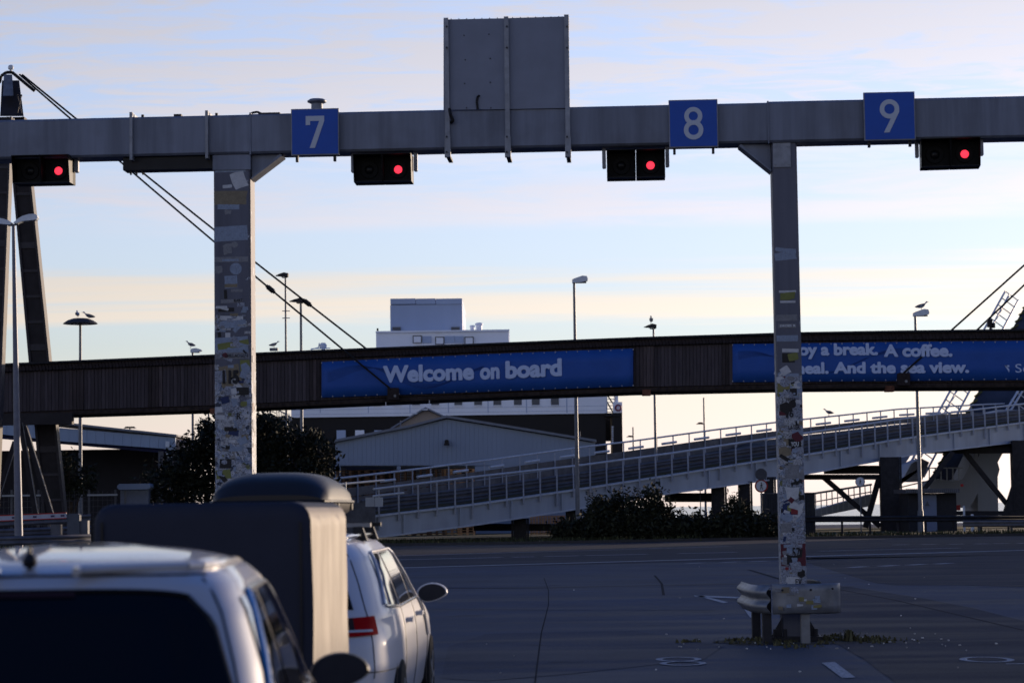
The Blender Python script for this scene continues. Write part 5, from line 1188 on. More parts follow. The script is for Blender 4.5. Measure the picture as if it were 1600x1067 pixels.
for i in range(26): x = 1416 + i * 3.2; hbox(x, 763, x + 1.2, 769.5, 127.32, .08, 'roof_rib', M_LAMPP, ro)
mb = MB(); p = PT(1503, 758, 129); mb.box(p, (.14, .14, .14)); mb.box(PT(1496, 793, 129), (.3, .2, .3)); mb.build('red_marker', M_REDP, bo)
b0 = PT(1506, 790, 126); mb = MB(); mb.box((b0.x, b0.y, b0.z / 2), (.1, .1, b0.z)); tag(mb.build('post', M_LAMPH), 'thin pale post right of the booth', 'post')
b0 = PT(1519, 803, 126); mb = MB(); mb.lathe((b0.x, b0.y, 0), [(.1, 0), (.1, b0.z * .9), (.06, b0.z)], 10); tag(mb.build('bollard', M_LAMPH), 'short pale bollard right of the thin post by the booth', 'bollard')
for (x0, x1, d, lb) in ((1197, 1219, 119, 'dark corrugated container left of the right column'), (1257, 1273, 119, 'dark corrugated container right of the right column')):
    pass
ct = thing('container', (PT(1235, 800, 119).x, 119, 0), 'dark corrugated container standing behind the right column', 'container')
hbox(1197, 770, 1273, 830, 119, 2.4, 'body', mat('container_dark', (.028, .03, .036), rough=.6, var=.2), ct, True)
for i in range(19): x = 1197.5 + i * 4; hbox(x, 772, x + 2, 828, 118.92, .08, 'corrugation', MATS['container_dark'], ct, True)
hbox(1196, 769, 1274, 771.5, 118.9, 2.6, 'roof_edge', M_GUARD, ct)
# small walkway railings behind, rising to the right
wk = thing('access_walkway', PT(1340, 790, 150), 'pale access walkway with railings rising behind the dark pier', 'walkway')
for ya, yb in ((770, 756), (784, 768), (771.5, 757.5)):
    mb = MB(); mb.beam(PT(1272, ya, 150), PT(1362, yb, 152), .07, .07); mb.build('hand_rail', M_RAIL, wk)
for i in range(11): x = 1274 + i * 8.6; y = 770 - i * 1.35; mb = MB(); mb.beam(PT(x, y, 150), PT(x + 1, y + 38 - i, 150), .06, .06, up=(0, 1, 0)); mb.build('baluster', M_RAIL, wk)
tpoly([(1272, 808), (1362, 790), (1362, 772), (1272, 797)], 150.5, 2, 'deck_edge', M_TW, wk)
tpoly([(1395, 795), (1440, 780), (1440, 765), (1395, 778)], 151.5, 2, 'deck_edge', M_TW, wk)
for ya, yb in ((764, 752), (776, 763)): mb = MB(); mb.beam(PT(1395, ya, 150.2), PT(1445, yb, 150.2), .08, .08); mb.build('hand_rail', M_RAIL, wk)
# fence below the ramp
fn = thing('low_fence', (PT(925, 800, 128).x, 128, 0), 'thin pale fence posts under the ramp beside the hedge', 'fence')
for i in range(6): x = 908 + i * 10; pz = PT(x, 792, 128); mb = MB(); mb.box((pz.x, 128, pz.z / 2), (.07, .07, pz.z)); mb.build('post', M_RAIL, fn)
for y in (794, 801): mb = MB(); mb.beam(PT(905, y, 128), PT(962, y, 128), .05, .05); mb.build('rail', M_RAIL, fn)

# ------------------------------------------------------------------ round signs
M_SRED = mat('sign_red', (.3, .02, .02), rough=.4); M_SWH = mat('sign_white', (.62, .64, .68), rough=.4); M_SBK = mat('sign_grey_back', (.07, .075, .09), rough=.5)
def round_sign(x, y, r, d, label, ring=True):
    p = PT(x, y, d); t = thing('no_pedestrians_sign', (p.x, d, 0), label, 'road sign'); u = MPP(d); R_ = r * u
    mb = MB(); mb.tube((p.x, d + .06, 0), (p.x, d + .06, p.z + R_ * .9 + (18 * u if ring else 0)), .035); mb.build('post', M_LAMPP, t)
    mb = MB(); mb.lathe((p.x, d + .02, p.z), [(R_, 0), (R_, .02), (0, .021)], 28, (0, -1, 0)); mb.build('disc', M_SRED if ring else M_LAMPP, t)
    mb = MB(); mb.lathe((p.x, d - .001, p.z), [(R_ * (.78 if ring else .88), 0), (R_ * (.78 if ring else .88), .008), (0, .009)], 28, (0, -1, 0)); mb.build('face', M_SWH, t)
    mb = MB(); f = d - .014; s_ = R_ * .62
    mb.lathe((p.x + s_ * .02, f, p.z + s_ * .72), [(s_ * .16, 0), (s_ * .16, .006), (0, .007)], 12, (0, -1, 0))
    for P in ([(-.05, .5), (.16, .5), (.14, -.1), (-.12, -.1)], [(-.05, .48), (-.34, .02), (-.26, -.04), (-.02, .3)], [(.14, .48), (.38, .1), (.31, .03), (.1, .3)], [(-.12, -.08), (.06, -.08), (-.26, -.9), (-.4, -.86)], [(-.02, -.08), (.14, -.08), (.36, -.86), (.22, -.9)]):
        mb.prism([(p.x + a * s_, f, p.z + c * s_) for a, c in P], (0, -.006, 0))
    mb.build('walking_figure', M_BLACK, t)
    return t, p, u
t, p, u = round_sign(1189.5, 759, 10.3, 112, 'round red ringed no pedestrians sign left of the right column')
mb = MB(); mb.lathe((p.x, 111.98, p.z + 18 * u), [(9.3 * u, 0), (9.3 * u, .02), (0, .021)], 28, (0, -1, 0)); mb.build('blank_disc', M_SBK, t, label='plain grey disc above the ringed sign')
round_sign(1344, 752.5, 7.6, 130, 'small pale round walking figure sign between right column and dark pier', ring=False)
p = PT(1094, 765, 126); mb = MB(); mb.box(p, (.3, .05, .12)); mb.box((p.x, 126, p.z / 2), (.05, .05, p.z)); tag(mb.build('small_sign', M_SBK), 'small blank plate beneath the ramp left of the ringed sign', 'sign')

# ------------------------------------------------------------------ trees and shrubs
def crown(blobs, n_, seed, leaf=.16):
    rnd = np.random.RandomState(seed); mb_v = []; mb_f = []; tot = sum(b_[3] * b_[4] * b_[5] for b_ in blobs)
    for (cx_, cy_, cz_, rx_, ry_, rz_) in blobs:
        k = int(n_ * rx_ * ry_ * rz_ / tot); cl = max(3, k // 24)
        for _ in range(cl):
            v = rnd.normal(size=3); v /= np.linalg.norm(v); r_ = rnd.uniform(.35, 1.0) ** .45; c0 = np.array([cx_ + v[0] * rx_ * r_, cy_ + v[1] * ry_ * r_, max(.15, cz_ + v[2] * rz_ * r_)])
            for _ in range(24):
                c = c0 + rnd.normal(size=3) * leaf * 1.5; c[2] = max(.05, c[2]); a = rnd.normal(size=3); a /= np.linalg.norm(a); b_ = np.cross(a, rnd.normal(size=3)); b_ /= np.linalg.norm(b_); s_ = leaf * rnd.uniform(.5, 1.1)
                o_ = len(mb_v); mb_v += [c - a * s_, c + b_ * s_ * .45, c + a * s_, c - b_ * s_ * .45]; mb_f.append((o_, o_ + 1, o_ + 2, o_ + 3))
    mb = MB(); mb.v = [Vector(v) for v in mb_v]; mb.f = mb_f; return mb
def tree(name, base, blobs, n_, seed, label, cat, leaf=.16, group=None):
    t = thing(name, base, label, cat, group); mb = MB(); bx = Vector(base)
    top = max(b_[2] for b_ in blobs); mb.tube(bx, bx + Vector((.1, 0, top * .6)), .2 if top > 3 else .06, .08 if top > 3 else .03)
    for i, b_ in enumerate(blobs): mb.tube(bx + Vector((.05, 0, top * .3)), (b_[0], b_[1], b_[2]), .07, .02, seg=6)
    mb.build('trunk', M_BARK, t); crown(blobs, n_, seed, leaf).build('crown', M_LEAF, t); return t
def bl(x, y, rx_, rz_, d, ry=1.0): p = PT(x, y, d); u = MPP(d); return (p.x, p.y, p.z, rx_ * u, ry, rz_ * u)
g_ = 'leafy trees at the left'
tree('leafy_tree', (PT(320, 800, 114).x, 114, 0), [bl(318, 720, 42, 50, 114, 1.6), bl(330, 785, 70, 30, 113.8, 1.2), bl(290, 735, 38, 35, 114, 1.5), bl(350, 690, 40, 45, 114, 1.5), bl(262, 755, 36, 24, 114, 1.2), bl(330, 672, 16, 22, 114, .8), bl(380, 730, 40, 50, 114, 1.4), bl(250, 778, 30, 16, 113.5, 1)], 11000, 1, 'dark leafy tree behind the left column spreading to its left', 'tree', group=g_)
tree('leafy_tree', (PT(455, 800, 113).x, 113, 0), [bl(420, 690, 34, 44, 113, 1.5), bl(415, 668, 22, 24, 113, 1), bl(455, 730, 45, 52, 113, 1.6), bl(495, 708, 26, 32, 113, 1.2), bl(500, 745, 22, 26, 113, 1.1), bl(460, 690, 22, 22, 113, 1), bl(430, 760, 50, 36, 113, 1.4), bl(460, 790, 70, 30, 112.8, 1.2)], 12000, 2, 'dark leafy tree between the left column and the warehouse', 'tree', group=g_)
tree('young_tree', (PT(108, 800, 110).x, 110, 0), [bl(108, 735, 14, 26, 110, .6), bl(132, 752, 18, 20, 110, .7), bl(100, 765, 20, 20, 110, .7)], 1400, 3, 'thin young tree in front of the dark terminal building', 'tree', .14)
g_ = 'shrubs of the roadside hedge'
hb = [((950, 800), [bl(945, 820, 30, 20, 108.5, 1.1), bl(938, 797, 15, 12, 108.5, .7), bl(962, 786, 12, 11, 108.5, .5)], 'shrub at the left end of the hedge, near the tall lamp post'),
      ((1005, 800), [bl(1003, 818, 34, 24, 108.5, 1.2), bl(985, 786, 12, 13, 108.5, .6), bl(1014, 778, 14, 14, 108.5, .6), bl(1030, 797, 15, 14, 108.5, .7)], 'tallest spiky shrub of the hedge below the rising ramp'),
      ((1060, 810), [bl(1062, 826, 40, 15, 108.7, 1.1)], 'low shrub between the two taller hedge shrubs'),
      ((1110, 810), [bl(1112, 828, 42, 14, 108.7, 1.1)], 'low rounded shrub left of the conifer like shoot'),
      ((1150, 800), [bl(1150, 824, 36, 15, 108.5, 1.1), bl(1146, 792, 6, 22, 108.5, .3), bl(1160, 806, 11, 11, 108.5, .5)], 'shrub with one tall conifer like shoot left of the ringed sign'),
      ((1192, 815), [bl(1192, 828, 24, 14, 108.5, 1.0)], 'dark shrub at the right end of the hedge by the right column'),
      ((900, 820), [bl(895, 831, 30, 8, 109, .8)], 'low growth at the foot of the tall lamp post')]
for i, ((x, y), blobs, lb) in enumerate(hb): tree('shrub', (PT(x, 800, 108.5).x, 108.5, 0), blobs, 4200 if len(blobs) > 1 else 3000, 20 + i, lb, 'shrub', .15, g_)
# spiky shoots standing out of the hedge
mb = MB(); rnd = random.Random(6)
for x, y in [(rnd.uniform(915, 1050), rnd.uniform(756, 785)) for _ in range(46)] + [(rnd.uniform(1130, 1165), rnd.uniform(768, 795)) for _ in range(16)] + [(rnd.uniform(1060, 1070), rnd.uniform(790, 800)) for _ in range(3)]:
    p = PT(x, y, 108.3); q = Vector((p.x - rnd.uniform(-.4, .4), p.y, p.z - .9)); mb.tube(q, p, .012, .006, seg=3)
    for k in range(7):
        s_ = k / 7; c = q.lerp(p, .3 + .7 * s_); a = rnd.uniform(0, 6.28); d_ = Vector((math.cos(a), math.sin(a) * .5, .35)) * .16; mb.add([c, c + d_ * .5 + Vector((0, 0, .04)), c + d_, c + d_ * .5 - Vector((0, 0, .03))], [(0, 1, 2, 3)])
mb.build('hedge_shoots', M_LEAF, kind='stuff')

# long shed added unseen right of the frame to keep low sun off the asphalt
qs = thing('added_shade_shed', (44, 75, 0), 'long low pale shed added unseen beyond the right edge to shade the lanes', 'building')
M_QS = mat('shed_cladding', (.3, .31, .32), rough=.6, var=.08, scale=.6, streak=True, dirt=.2)
mb = MB(); mb.box((44, 72, 2.5), (12, 112, 5.0)); mb.build('wall', M_QS, qs)
mb = MB(); mb.prism([(37.6, 15.6, 5.003), (50.4, 15.6, 5.003), (50.4, 15.6, 5.25), (44, 15.6, 5.7), (37.6, 15.6, 5.25)], (0, 112.8, 0)); mb.build('roof', M_WHR, qs)
for y in range(22, 126, 8):
    mb = MB(); mb.box((37.96, y, 2.0), (.08, 4.2, 4.0)); o = mb.build('shed_door', M_LF, qs)
    mb = MB(); mb.box((37.9, y, 1.1), (.05, .9, .12)); mb.build('handle', M_DKST, o)

# ================================================================== VEHICLES
def paint(name, c, metal, rough):
    return mat(name, c, rough=rough, metal=metal, var=.02, scale=2, coat=.8 if metal > .1 else .45, spec=.4)
M_SILVER = paint('silver_paint', (.40, .40, .42), .2, .36); M_WHP = paint('white_car_paint', (.46, .48, .54), .05, .42)
M_GLASS = mat('tinted_glass', (.006, .006, .008), rough=.04, var=.05, spec=1.0, coat=1.0); M_GLASSR = mat('rear_glass', (.003, .003, .004), rough=.1, var=.05, spec=.2)
M_CHR = mat('chrome_trim', (.55, .55, .56), rough=.15, metal=1.0, var=.03); M_TRIM = mat('black_trim', (.01, .01, .012), rough=.4)
M_TYRE = mat('tyre', (.012, .012, .012), rough=.85); M_RIM = mat('wheel_rim', (.35, .36, .38), rough=.3, metal=.8)
M_TAIL = mat('tail_light_red', (.30, .004, .008), rough=.6, coat=0, var=.1, spec=.03); M_TAILD = mat('tail_light_smoked', (.02, .008, .01), rough=.3)
M_TAILW = mat('tail_light_clear', (.4, .42, .46), rough=.2, coat=1.0)

class Car:
    def __init__(s, zt, w, yr, yf, n, root, inset=0.0):
        g = np.linspace(zt[0], zt[-1], 900); k = np.exp(-np.linspace(-2.5, 2.5, 21) ** 2); k /= k.sum()
        def sm(v):
            q = np.interp(g, zt, v); e = np.concatenate([q[:1].repeat(10), q, q[-1:].repeat(10)]); return np.convolve(e, k, 'valid')
        s.g = g; s.w = sm(w); s.yr = sm(yr); s.yf = sm(yf); s.n = sm(n); s.root = root
    def q(s, a, z): return float(np.interp(z, s.g, a))
    def at(s, th, z, off=0.0):           # th: -pi..pi, 0 = right side, -pi/2 = rear, pi/2 = front
        w, yr, yf, n = (s.q(a, z) for a in (s.w, s.yr, s.yf, s.n)); c, d = math.cos(th), math.sin(th)
        return Vector((w * math.copysign(abs(c) ** (2 / n), c), (yr + yf) / 2 + (yf - yr) / 2 * math.copysign(abs(d) ** (2 / n), d), z))
    def off(s, p, nrm, o): return p + nrm * o
    def side(s, y, z, o=.004, sg=1):
        def f(y, z):
            w, yr, yf, n = (s.q(a, z) for a in (s.w, s.yr, s.yf, s.n)); Y = min(.9999, abs((y - (yr + yf) / 2) / ((yf - yr) / 2)))
            return Vector((w * (1 - Y ** n) ** (1 / n), y, z))
        p = f(y, z); t1 = f(y + .01, z) - p; t2 = f(y, z + .01) - p; nn = t1.cross(t2).normalized(); nn = nn if nn.x > 0 else -nn
        p = p + nn * o; return Vector((p.x * sg, p.y, p.z))
    def rear(s, x, z, o=.004):
        def f(x, z):
            w, yr, yf, n = (s.q(a, z) for a in (s.w, s.yr, s.yf, s.n)); X = min(.9999, abs(x / w))
            return Vector((x, (yr + yf) / 2 - (yf - yr) / 2 * (1 - X ** n) ** (1 / n), z))
        p = f(x, z); t1 = f(x + .005 if x < 0 else x - .005, z) - p; t2 = f(x, z + .008) - p; nn = t1.cross(t2).normalized(); nn = nn if nn.y < 0 else -nn
        return p + nn * o
    def wrap(s, th, z, o):
        p = s.at(th, z); t1 = s.at(th + .01, z) - p; t2 = s.at(th, z + .008) - p; nn = t1.cross(t2).normalized()
        if nn.dot(Vector((p.x, p.y - 2.1, 0))) < 0: nn = -nn
        return p + nn * o
    def body(s, m, name='body', zs=None):
        zs = zs if zs is not None else np.concatenate([np.linspace(s.g[0], s.g[-1] - .12, 46), s.g[-1] - .12 + .12 * (1 - (1 - np.linspace(0, 1, 26)[1:]) ** 1.8)])
        ths = []
        for k in range(4): ths += list(np.linspace(-math.pi + k * math.pi / 2, -math.pi / 2 + k * math.pi / 2, 40, endpoint=False))
        rows = [[s.at(t, z) for t in ths] + [s.at(ths[0], z)] for z in zs]; mb = MB(); mb.strip(rows)
        n_ = len(rows[0]); b_ = len(mb.v) - n_; mb.f.append(tuple(range(b_, b_ + n_ - 1))); mb.f.append(tuple(range(n_ - 2, -1, -1)))
        mb.f = [tuple(f) for f in mb.f]
        o = mb.build(name, m, s.root, smooth=True, sharp=50)
        bm = bmesh.new(); bm.from_mesh(o.data); bmesh.ops.remove_doubles(bm, verts=bm.verts, dist=1e-4); bmesh.ops.recalc_face_normals(bm, faces=bm.faces); bm.to_mesh(o.data); bm.free()
        return o
    def patch(s, fn, nu, nv, m, name, par=None, solid=0.0):
        mb = MB(); mb.strip([[fn(i / nu, j / nv) for j in range(nv + 1)] for i in range(nu + 1)]); o = mb.build(name, m, par or s.root, smooth=True, sharp=60)
        if solid: q = o.modifiers.new('s', 'SOLIDIFY'); q.thickness = solid; q.offset = 0
        return o
def local(root): root['_o'] = (0, 0, 0)
def place(root, loc, rz): root.location = loc; root.rotation_euler = (0, 0, rz)

def build_car(root, H, L, dy, paintm, rear_top, estate):
    zt = [.20, .32, .50, .62, .78, .88, .94, 1.0, 1.15, 1.30, H - .12, H - .075, H - .045, H - .022, H - .008, H]
    w = [.80, .86, .89, .90, .895, .88, .855, .815, .745, .665, .625, .585, .52, .40, .24, .08]
    if not estate: w = [.80, .84, .86, .86, .84, .80, .762, .727, .688, .638, .603, .562, .495, .38, .22, .08]
    if estate: w = [.80, .86, .89, .90, .895, .88, .865, .84, .785, .715, .675, .63, .55, .42, .25, .08]
    if estate: yr = [.12, .03, .0, .02, .05, .08, .10, .13, .22, .31, .37, .42, .55, .85, 1.3, 1.7]
    else: yr = [.12, .03, .0, .02, .05, .08, .10, .13, .24, .34, .40, .46, .58, .9, 1.3, 1.7]
    yf = [L - .15, L - .03, L, L - .02, L - .12, L - .45, L - .95, L - 1.25, L - 1.55, L - 1.85, L - 2.02, L - 2.12, L - 2.22, L - 2.35, L - 2.5, L - 2.6]
    n = [5, 6, 7, 7, 6.5, 6, 6, 6, 6, 6, 5.5, 5, 4.2, 3.6, 3.2, 3]
    if not estate: n = [5, 6, 7, 7, 7, 7.5, 8, 8, 8, 8, 7, 5.6, 4.4, 3.6, 3.2, 3]
    c = Car(zt, w, yr, yf, n, root); c.body(paintm)
    zt_ = H - .135; zb = .985
    # rear screen with black surround and high roof spoiler
    def rs(u, v): 
        z = zb + (zt_ - zb) * v; ww = (.63 - .12 * v) * (1 - .10 * max(0, v - .8) / .2 * abs(2 * u - 1) ** 3); return c.rear((2 * u - 1) * ww, z - .02 * abs(2 * u - 1) ** 4 * v, .006)
    c.patch(rs, 28, 10, M_GLASSR, 'rear_window')
    for u_ in (0, 1):
        mb = MB(); mb.path([rs(u_, k / 12) for k in range(13)], .007, 6); mb.build('window_seal', M_TRIM, root)
    mb = MB(); mb.path([rs(k / 20, 1) + Vector((0, -.003, .004)) for k in range(21)], .006, 6); mb.build('window_seal', M_TRIM, root)
    # roof edge shut line
    mb = MB(); mb.path([c.rear(x, H - .085 - .006 * abs(x) , .001) for x in np.linspace(-.5, .5, 17)], .005, 5); mb.build('shut_line', M_TRIM, root)
    for sg in (-1, 1):
        mb = MB(); mb.path([c.wrap(-math.pi / 2 + sg * .62 if sg > 0 else -math.pi / 2 - .62, z, .001) for z in np.linspace(.56, H - .1, 18)], .004, 5); mb.build('shut_line', M_TRIM, root)
    # side windows: z limits along y, tapering to the rear
    def ztop(y): return min(H - .155, H - .155 - .02 * max(0, 1.0 - y) ** 2, H - .155 - max(0, (y - (L - 2.45))) * .62)
    def zbot(y): return .975 + .05 * max(0, 1.1 - y)
    ys = [(.38, .96, .16), (1.04, 1.78, .06), (1.86, 2.60, .04)] if not estate else [(.50, 1.16, .20), (1.24, 2.12, .06), (2.22, 3.16, .04)]
    for sg in (-1, 1):
        for (a, b_, sl_) in ys:
            def fn(u, v, a=a, b_=b_, sl_=sl_, sg=sg):
                y = a + (b_ - a) * u; y = y + sl_ * v * (1 - u) * .9; zb_, zt2 = zbot(y), ztop(y); return c.side(y, zb_ + (zt2 - zb_) * v, .006, sg)
            c.patch(fn, 14, 8, M_GLASS, 'side_window')
        mb = MB(); P = [c.side(y, zbot(y) - .012, .009, sg) for y in np.linspace(ys[0][0], ys[2][1], 30)]; mb.path(P, .008, 6); mb.build('chrome_strip', M_CHR, root)
        mb = MB(); P = [c.side(ys[0][0] - .02 + .3 * t_, zbot(ys[0][0]) + (ztop(.9) - zbot(.6)) * t_, .009, sg) for t_ in np.linspace(0, 1, 8)] + [c.side(y, ztop(y) + .012, .009, sg) for y in np.linspace(ys[0][0] + .32, ys[2][1] + .1, 30)]; mb.path(P, .010, 6); mb.build('chrome_strip', M_CHR if not estate else M_WHP, root)
        # door shuts, handles, sill crease
        for y0, y1 in ((ys[1][0] - .06, ys[1][0] - .16), (ys[2][0] - .05, ys[2][0] - .05), (ys[2][1] + .1, ys[2][1] + .22)):
            mb = MB(); mb.path([c.side(y0 + (y1 - y0) * t_, .97 - .6 * t_, .001, sg) for t_ in np.linspace(0, 1, 12)], .004, 5); mb.build('door_gap', M_TRIM, root)
        for y in (ys[1][0] + .12, ys[2][0] + .12): mb = MB(); mb.beam(c.side(y, .86, .03, sg), c.side(y + .19, .86, .03, sg), .03, .03); mb.beam(c.side(y, .86, .0, sg), c.side(y, .86, .03, sg), .02, .025); mb.beam(c.side(y + .19, .86, .0, sg), c.side(y + .19, .86, .03, sg), .02, .025); mb.build('door_handle', paintm, root)
        # roof rail
        P = [c.side(y, H - .075, -.01, sg) + Vector((-.02 * sg, 0, .012 + (.04 if estate else .012) * math.sin(math.pi * min(1, max(0, (y - ys[0][0]) / .18)) / 2) * (1 if y < L - 2.7 else max(0, 1 - (y - (L - 2.7)) / .2)))) for y in np.linspace(ys[0][0], L - 2.45, 26)]
        mb = MB(); mb.path(P, .014, 8); mb.build('roof_rail', M_CHR if estate else M_SILVER, root)
        # wheels
        for y in (.80, L - .88):
            sp = c.side(y, .45, 0, sg); wx = sp.x
            mb = MB(); mb.lathe((wx - sg * .16, y, .325), [(.0, 0), (.37, 0), (.37, .167), (0, .168)], 32, (sg, 0, 0)); mb.build('wheel_arch', M_TRIM, root)
            o_ = MB(); o_.lathe((wx - sg * .15, y, .325), [(.2, 0), (.31, 0), (.325, .03), (.325, .155), (.305, .18), (.215, .182)], 32, (sg, 0, 0)); tw_ = o_.build('wheel', M_TYRE, root, smooth=True)
            mb = MB(); mb.lathe((wx - sg * .1, y, .325), [(.21, 0), (.21, .128), (.19, .131), (.185, .1), (.05, .1), (.045, .13), (0, .132)], 24, (sg, 0, 0)); 
            for k in range(5):
                an = k * 2 * math.pi / 5; mb.beam(Vector((wx + sg * .025, y + .03 * math.cos(an), .325 + .03 * math.sin(an))), Vector((wx + sg * .025, y + .195 * math.cos(an), .325 + .195 * math.sin(an))), .045, .02, up=(1, 0, 0))
            mb.build('rim', M_RIM, tw_)
        # door mirror
        my = L - 1.62 if estate else L - 1.60; bp = c.side(my, .97, 0, sg); mz = .985
        def outline(k, sg=sg):           # teardrop seen from behind
            out = []
            for t_ in np.linspace(0, 2 * math.pi, 24, endpoint=False):
                cx_ = math.cos(t_); sz_ = math.sin(t_); r_ = .068 + .012 * cx_ if sz_ > 0 else .062 - .012 * cx_
                out.append((cx_ * .112 * k, sz_ * r_ * k * (1.05 - .18 * cx_)))
            return out
        cx0 = bp.x + sg * (.125 if estate else .118); rows = []
        for k, yy in ((.97, -.03), (1.0, -.02), (1.02, .0), (.98, .04), (.85, .08), (.6, .115), (.25, .13)):
            r_ = [Vector((cx0 + sg * a * 1.0, my + yy + (.03 * a / .1), mz + b2)) for a, b2 in outline(k)]; rows.append(r_ + [r_[0]])
        mb = MB(); mb.strip(rows); a0 = [Vector(v) for v in rows[0][:-1]]; mb.add(a0, [tuple(range(len(a0)))]); hs = mb.build('door_mirror', M_TRIM if not estate else paintm, root, smooth=True)
        mb = MB(); a0 = [Vector((cx0 + sg * a, my - .034 + (.03 * a / .1), mz + b2)) for a, b2 in outline(.9)]; mb.add(a0, [tuple(range(len(a0)))]); mb.build('mirror_glass', mat('mirror_glass', (.05, .055, .07), rough=.12, metal=.6), hs)
        mb = MB(); mb.beam(bp - Vector((sg * .02, 0, .02)), Vector((cx0 - sg * .06, my + .03, mz - .045)), .07, .035); mb.build('mirror_arm', M_TRIM, hs)
    # tail lights wrapping the corners
    for sg in (-1, 1):
        mid = -math.pi / 2
        def th_(u, z, sg=sg):
            w_ = c.q(c.w, z); nn = c.q(c.n, z); x0 = .36; a0 = math.acos((x0 / w_) ** (nn / 2)); a1 = .85; a_ = a0 + (a1 - a0) * u; return -a_ if sg > 0 else -math.pi + a_
        z0, z1 = .825, .94
        c.patch(lambda u, v: c.wrap(th_(u, z0 + (z1 - z0) * v), z0 + (z1 - z0) * v - .012 * (1 - u), .012), 26, 5, M_TAIL, 'tail_light')
        o = c.patch(lambda u, v: c.wrap(th_(.05 + u * .45, z0 + .03 + .075 * v), z0 + .03 + .075 * v, .016), 14, 3, M_TAILD, 'tail_light_insert')
        c.patch(lambda u, v: c.wrap(th_(.30 + u * .55, z0 + .018 + .014 * v), z0 + .018 + .014 * v, .018), 14, 2, M_TAILW, 'tail_light_bar')
    # bumper, plate recess
    c.patch(lambda u, v: c.rear(-.5 + u, .30 + .14 * v, .01), 12, 2, M_TRIM, 'bumper_insert')
    c.patch(lambda u, v: c.rear(-.26 + .52 * u, .66 + .11 * v, .008), 6, 2, mat('number_plate', (.5, .5, .48), rough=.4), 'number_plate')
    mb = MB(); mb.path([c.wrap(th, .60, .001) for th in np.linspace(-math.pi + .2, -.2, 50)], .004, 5); mb.build('bumper_gap', M_TRIM, root)
    return c
# near silver hatchback, rear towards the camera
car1 = thing('parked_car', (0, 0, 0), 'silver hatchback nearest the camera seen from behind with a short roof aerial', 'car', 'cars waiting in the lane'); local(car1)
c1 = build_car(car1, 1.50, 3.95, 0, M_SILVER, 1.36, False)
mb = MB(); p = Vector((-.035, .50, 1.405)); mb.lathe(p, [(.014, 0), (.008, .02), (.007, .033), (.020, .04), (.024, .055), (.018, .07), (.007, .08), (.005, .1), (.003, .105)], 14); mb.build('roof_aerial', M_TRIM, car1, smooth=True)
# rear spoiler lip over the screen
yw = R(2.8); place(car1, (-1.445 + .4 * math.sin(yw) , 6.58, 0), yw)
# white estate with roof bars
car2 = thing('parked_car', (0, 0, 0), 'white estate car ahead with roof bars and a black roof box', 'car', 'cars waiting in the lane'); local(car2)
c2 = build_car(car2, 1.47, 4.65, 0, M_WHP, 1.35, True)
for y in (1.12, 1.95):
    mb = MB(); mb.beam((-.67, y, 1.505), (.67, y, 1.505), .07, .026); o = mb.build('roof_bar', M_TRIM if y > 1.5 else mat('bar_aluminium', (.2, .21, .24), rough=.35, metal=.6), car2)
    for sg in (-1, 1):
        mb = MB(); mb.hexa([(sg * .60 - .05, y - .05, 1.40), (sg * .60 + .05, y - .05, 1.40), (sg * .60 + .05, y + .05, 1.40), (sg * .60 - .05, y + .05, 1.40), (sg * .585 - .03, y - .035, 1.495), (sg * .585 + .03, y - .035, 1.495), (sg * .585 + .03, y + .035, 1.495), (sg * .585 - .03, y + .035, 1.495)]); mb.build('bar_foot', M_TRIM, o)
yw2 = R(-1.4); place(car2, (-1.655, 14.3, 0), yw2)
# roof box
box = thing('roof_box', (0, 0, 0), 'glossy black roof box on the white estate car above the covered trailer', 'roof box'); local(box)
rows = []
BL, BW, BH = 1.6, .40, .33
for i in range(25):
    s_ = i / 24; y = BL * s_
    e = max(0.05, (1 - abs(2 * s_ - 1) ** 5.5)) ** .5; ef = 1 - .25 * max(0, s_ - .6) / .4
    ring = []
    for k in range(33):
        t_ = 2 * math.pi * k / 32; c_, d_ = math.cos(t_), math.sin(t_); ex = 2 / 3.6
        x_ = BW * (.90 + .10 * e) * math.copysign(abs(c_) ** ex, c_); zz_ = math.copysign(abs(d_) ** ex, d_)
        if zz_ > 0: z_ = .13 + zz_ * (BH - .13) * e * ef; x_ *= 1 - .16 * zz_ ** 2
        else: z_ = .13 + zz_ * .13 * (.6 + .4 * e); x_ *= 1 - .08 * zz_ ** 2
        if i in (0, 24): x_ *= .96
        ring.append(Vector((x_, y, z_)))
    rows.append(ring)
mb = MB(); mb.strip(rows); mb.add(rows[0][:-1], [tuple(range(32))]); mb.add(rows[-1][:-1], [tuple(range(31, -1, -1))])
M_BOX = mat('roof_box_black', (.015, .013, .014), rough=.45, var=.05, spec=.3)
mb.build('shell', M_BOX, box, smooth=True, sharp=50)
mb = MB(); P = [r[0] + Vector((.004, 0, 0)) for r in rows] ; mb.path(P, .012, 6); P = [r[16] - Vector((.004, 0, 0)) for r in rows]; mb.path(P, .012, 6); mb.path([rows[0][0], rows[0][16]], .012, 6); mb.build('lid_seam', M_TRIM, box)
for y in (.5, 1.35): mb = MB(); mb.box((BW - .01, y, .1), (.03, .07, .05)); mb.build('lock', M_TRIM, box)
place(box, (-1.60, 15.05, 1.535), R(-2.0))
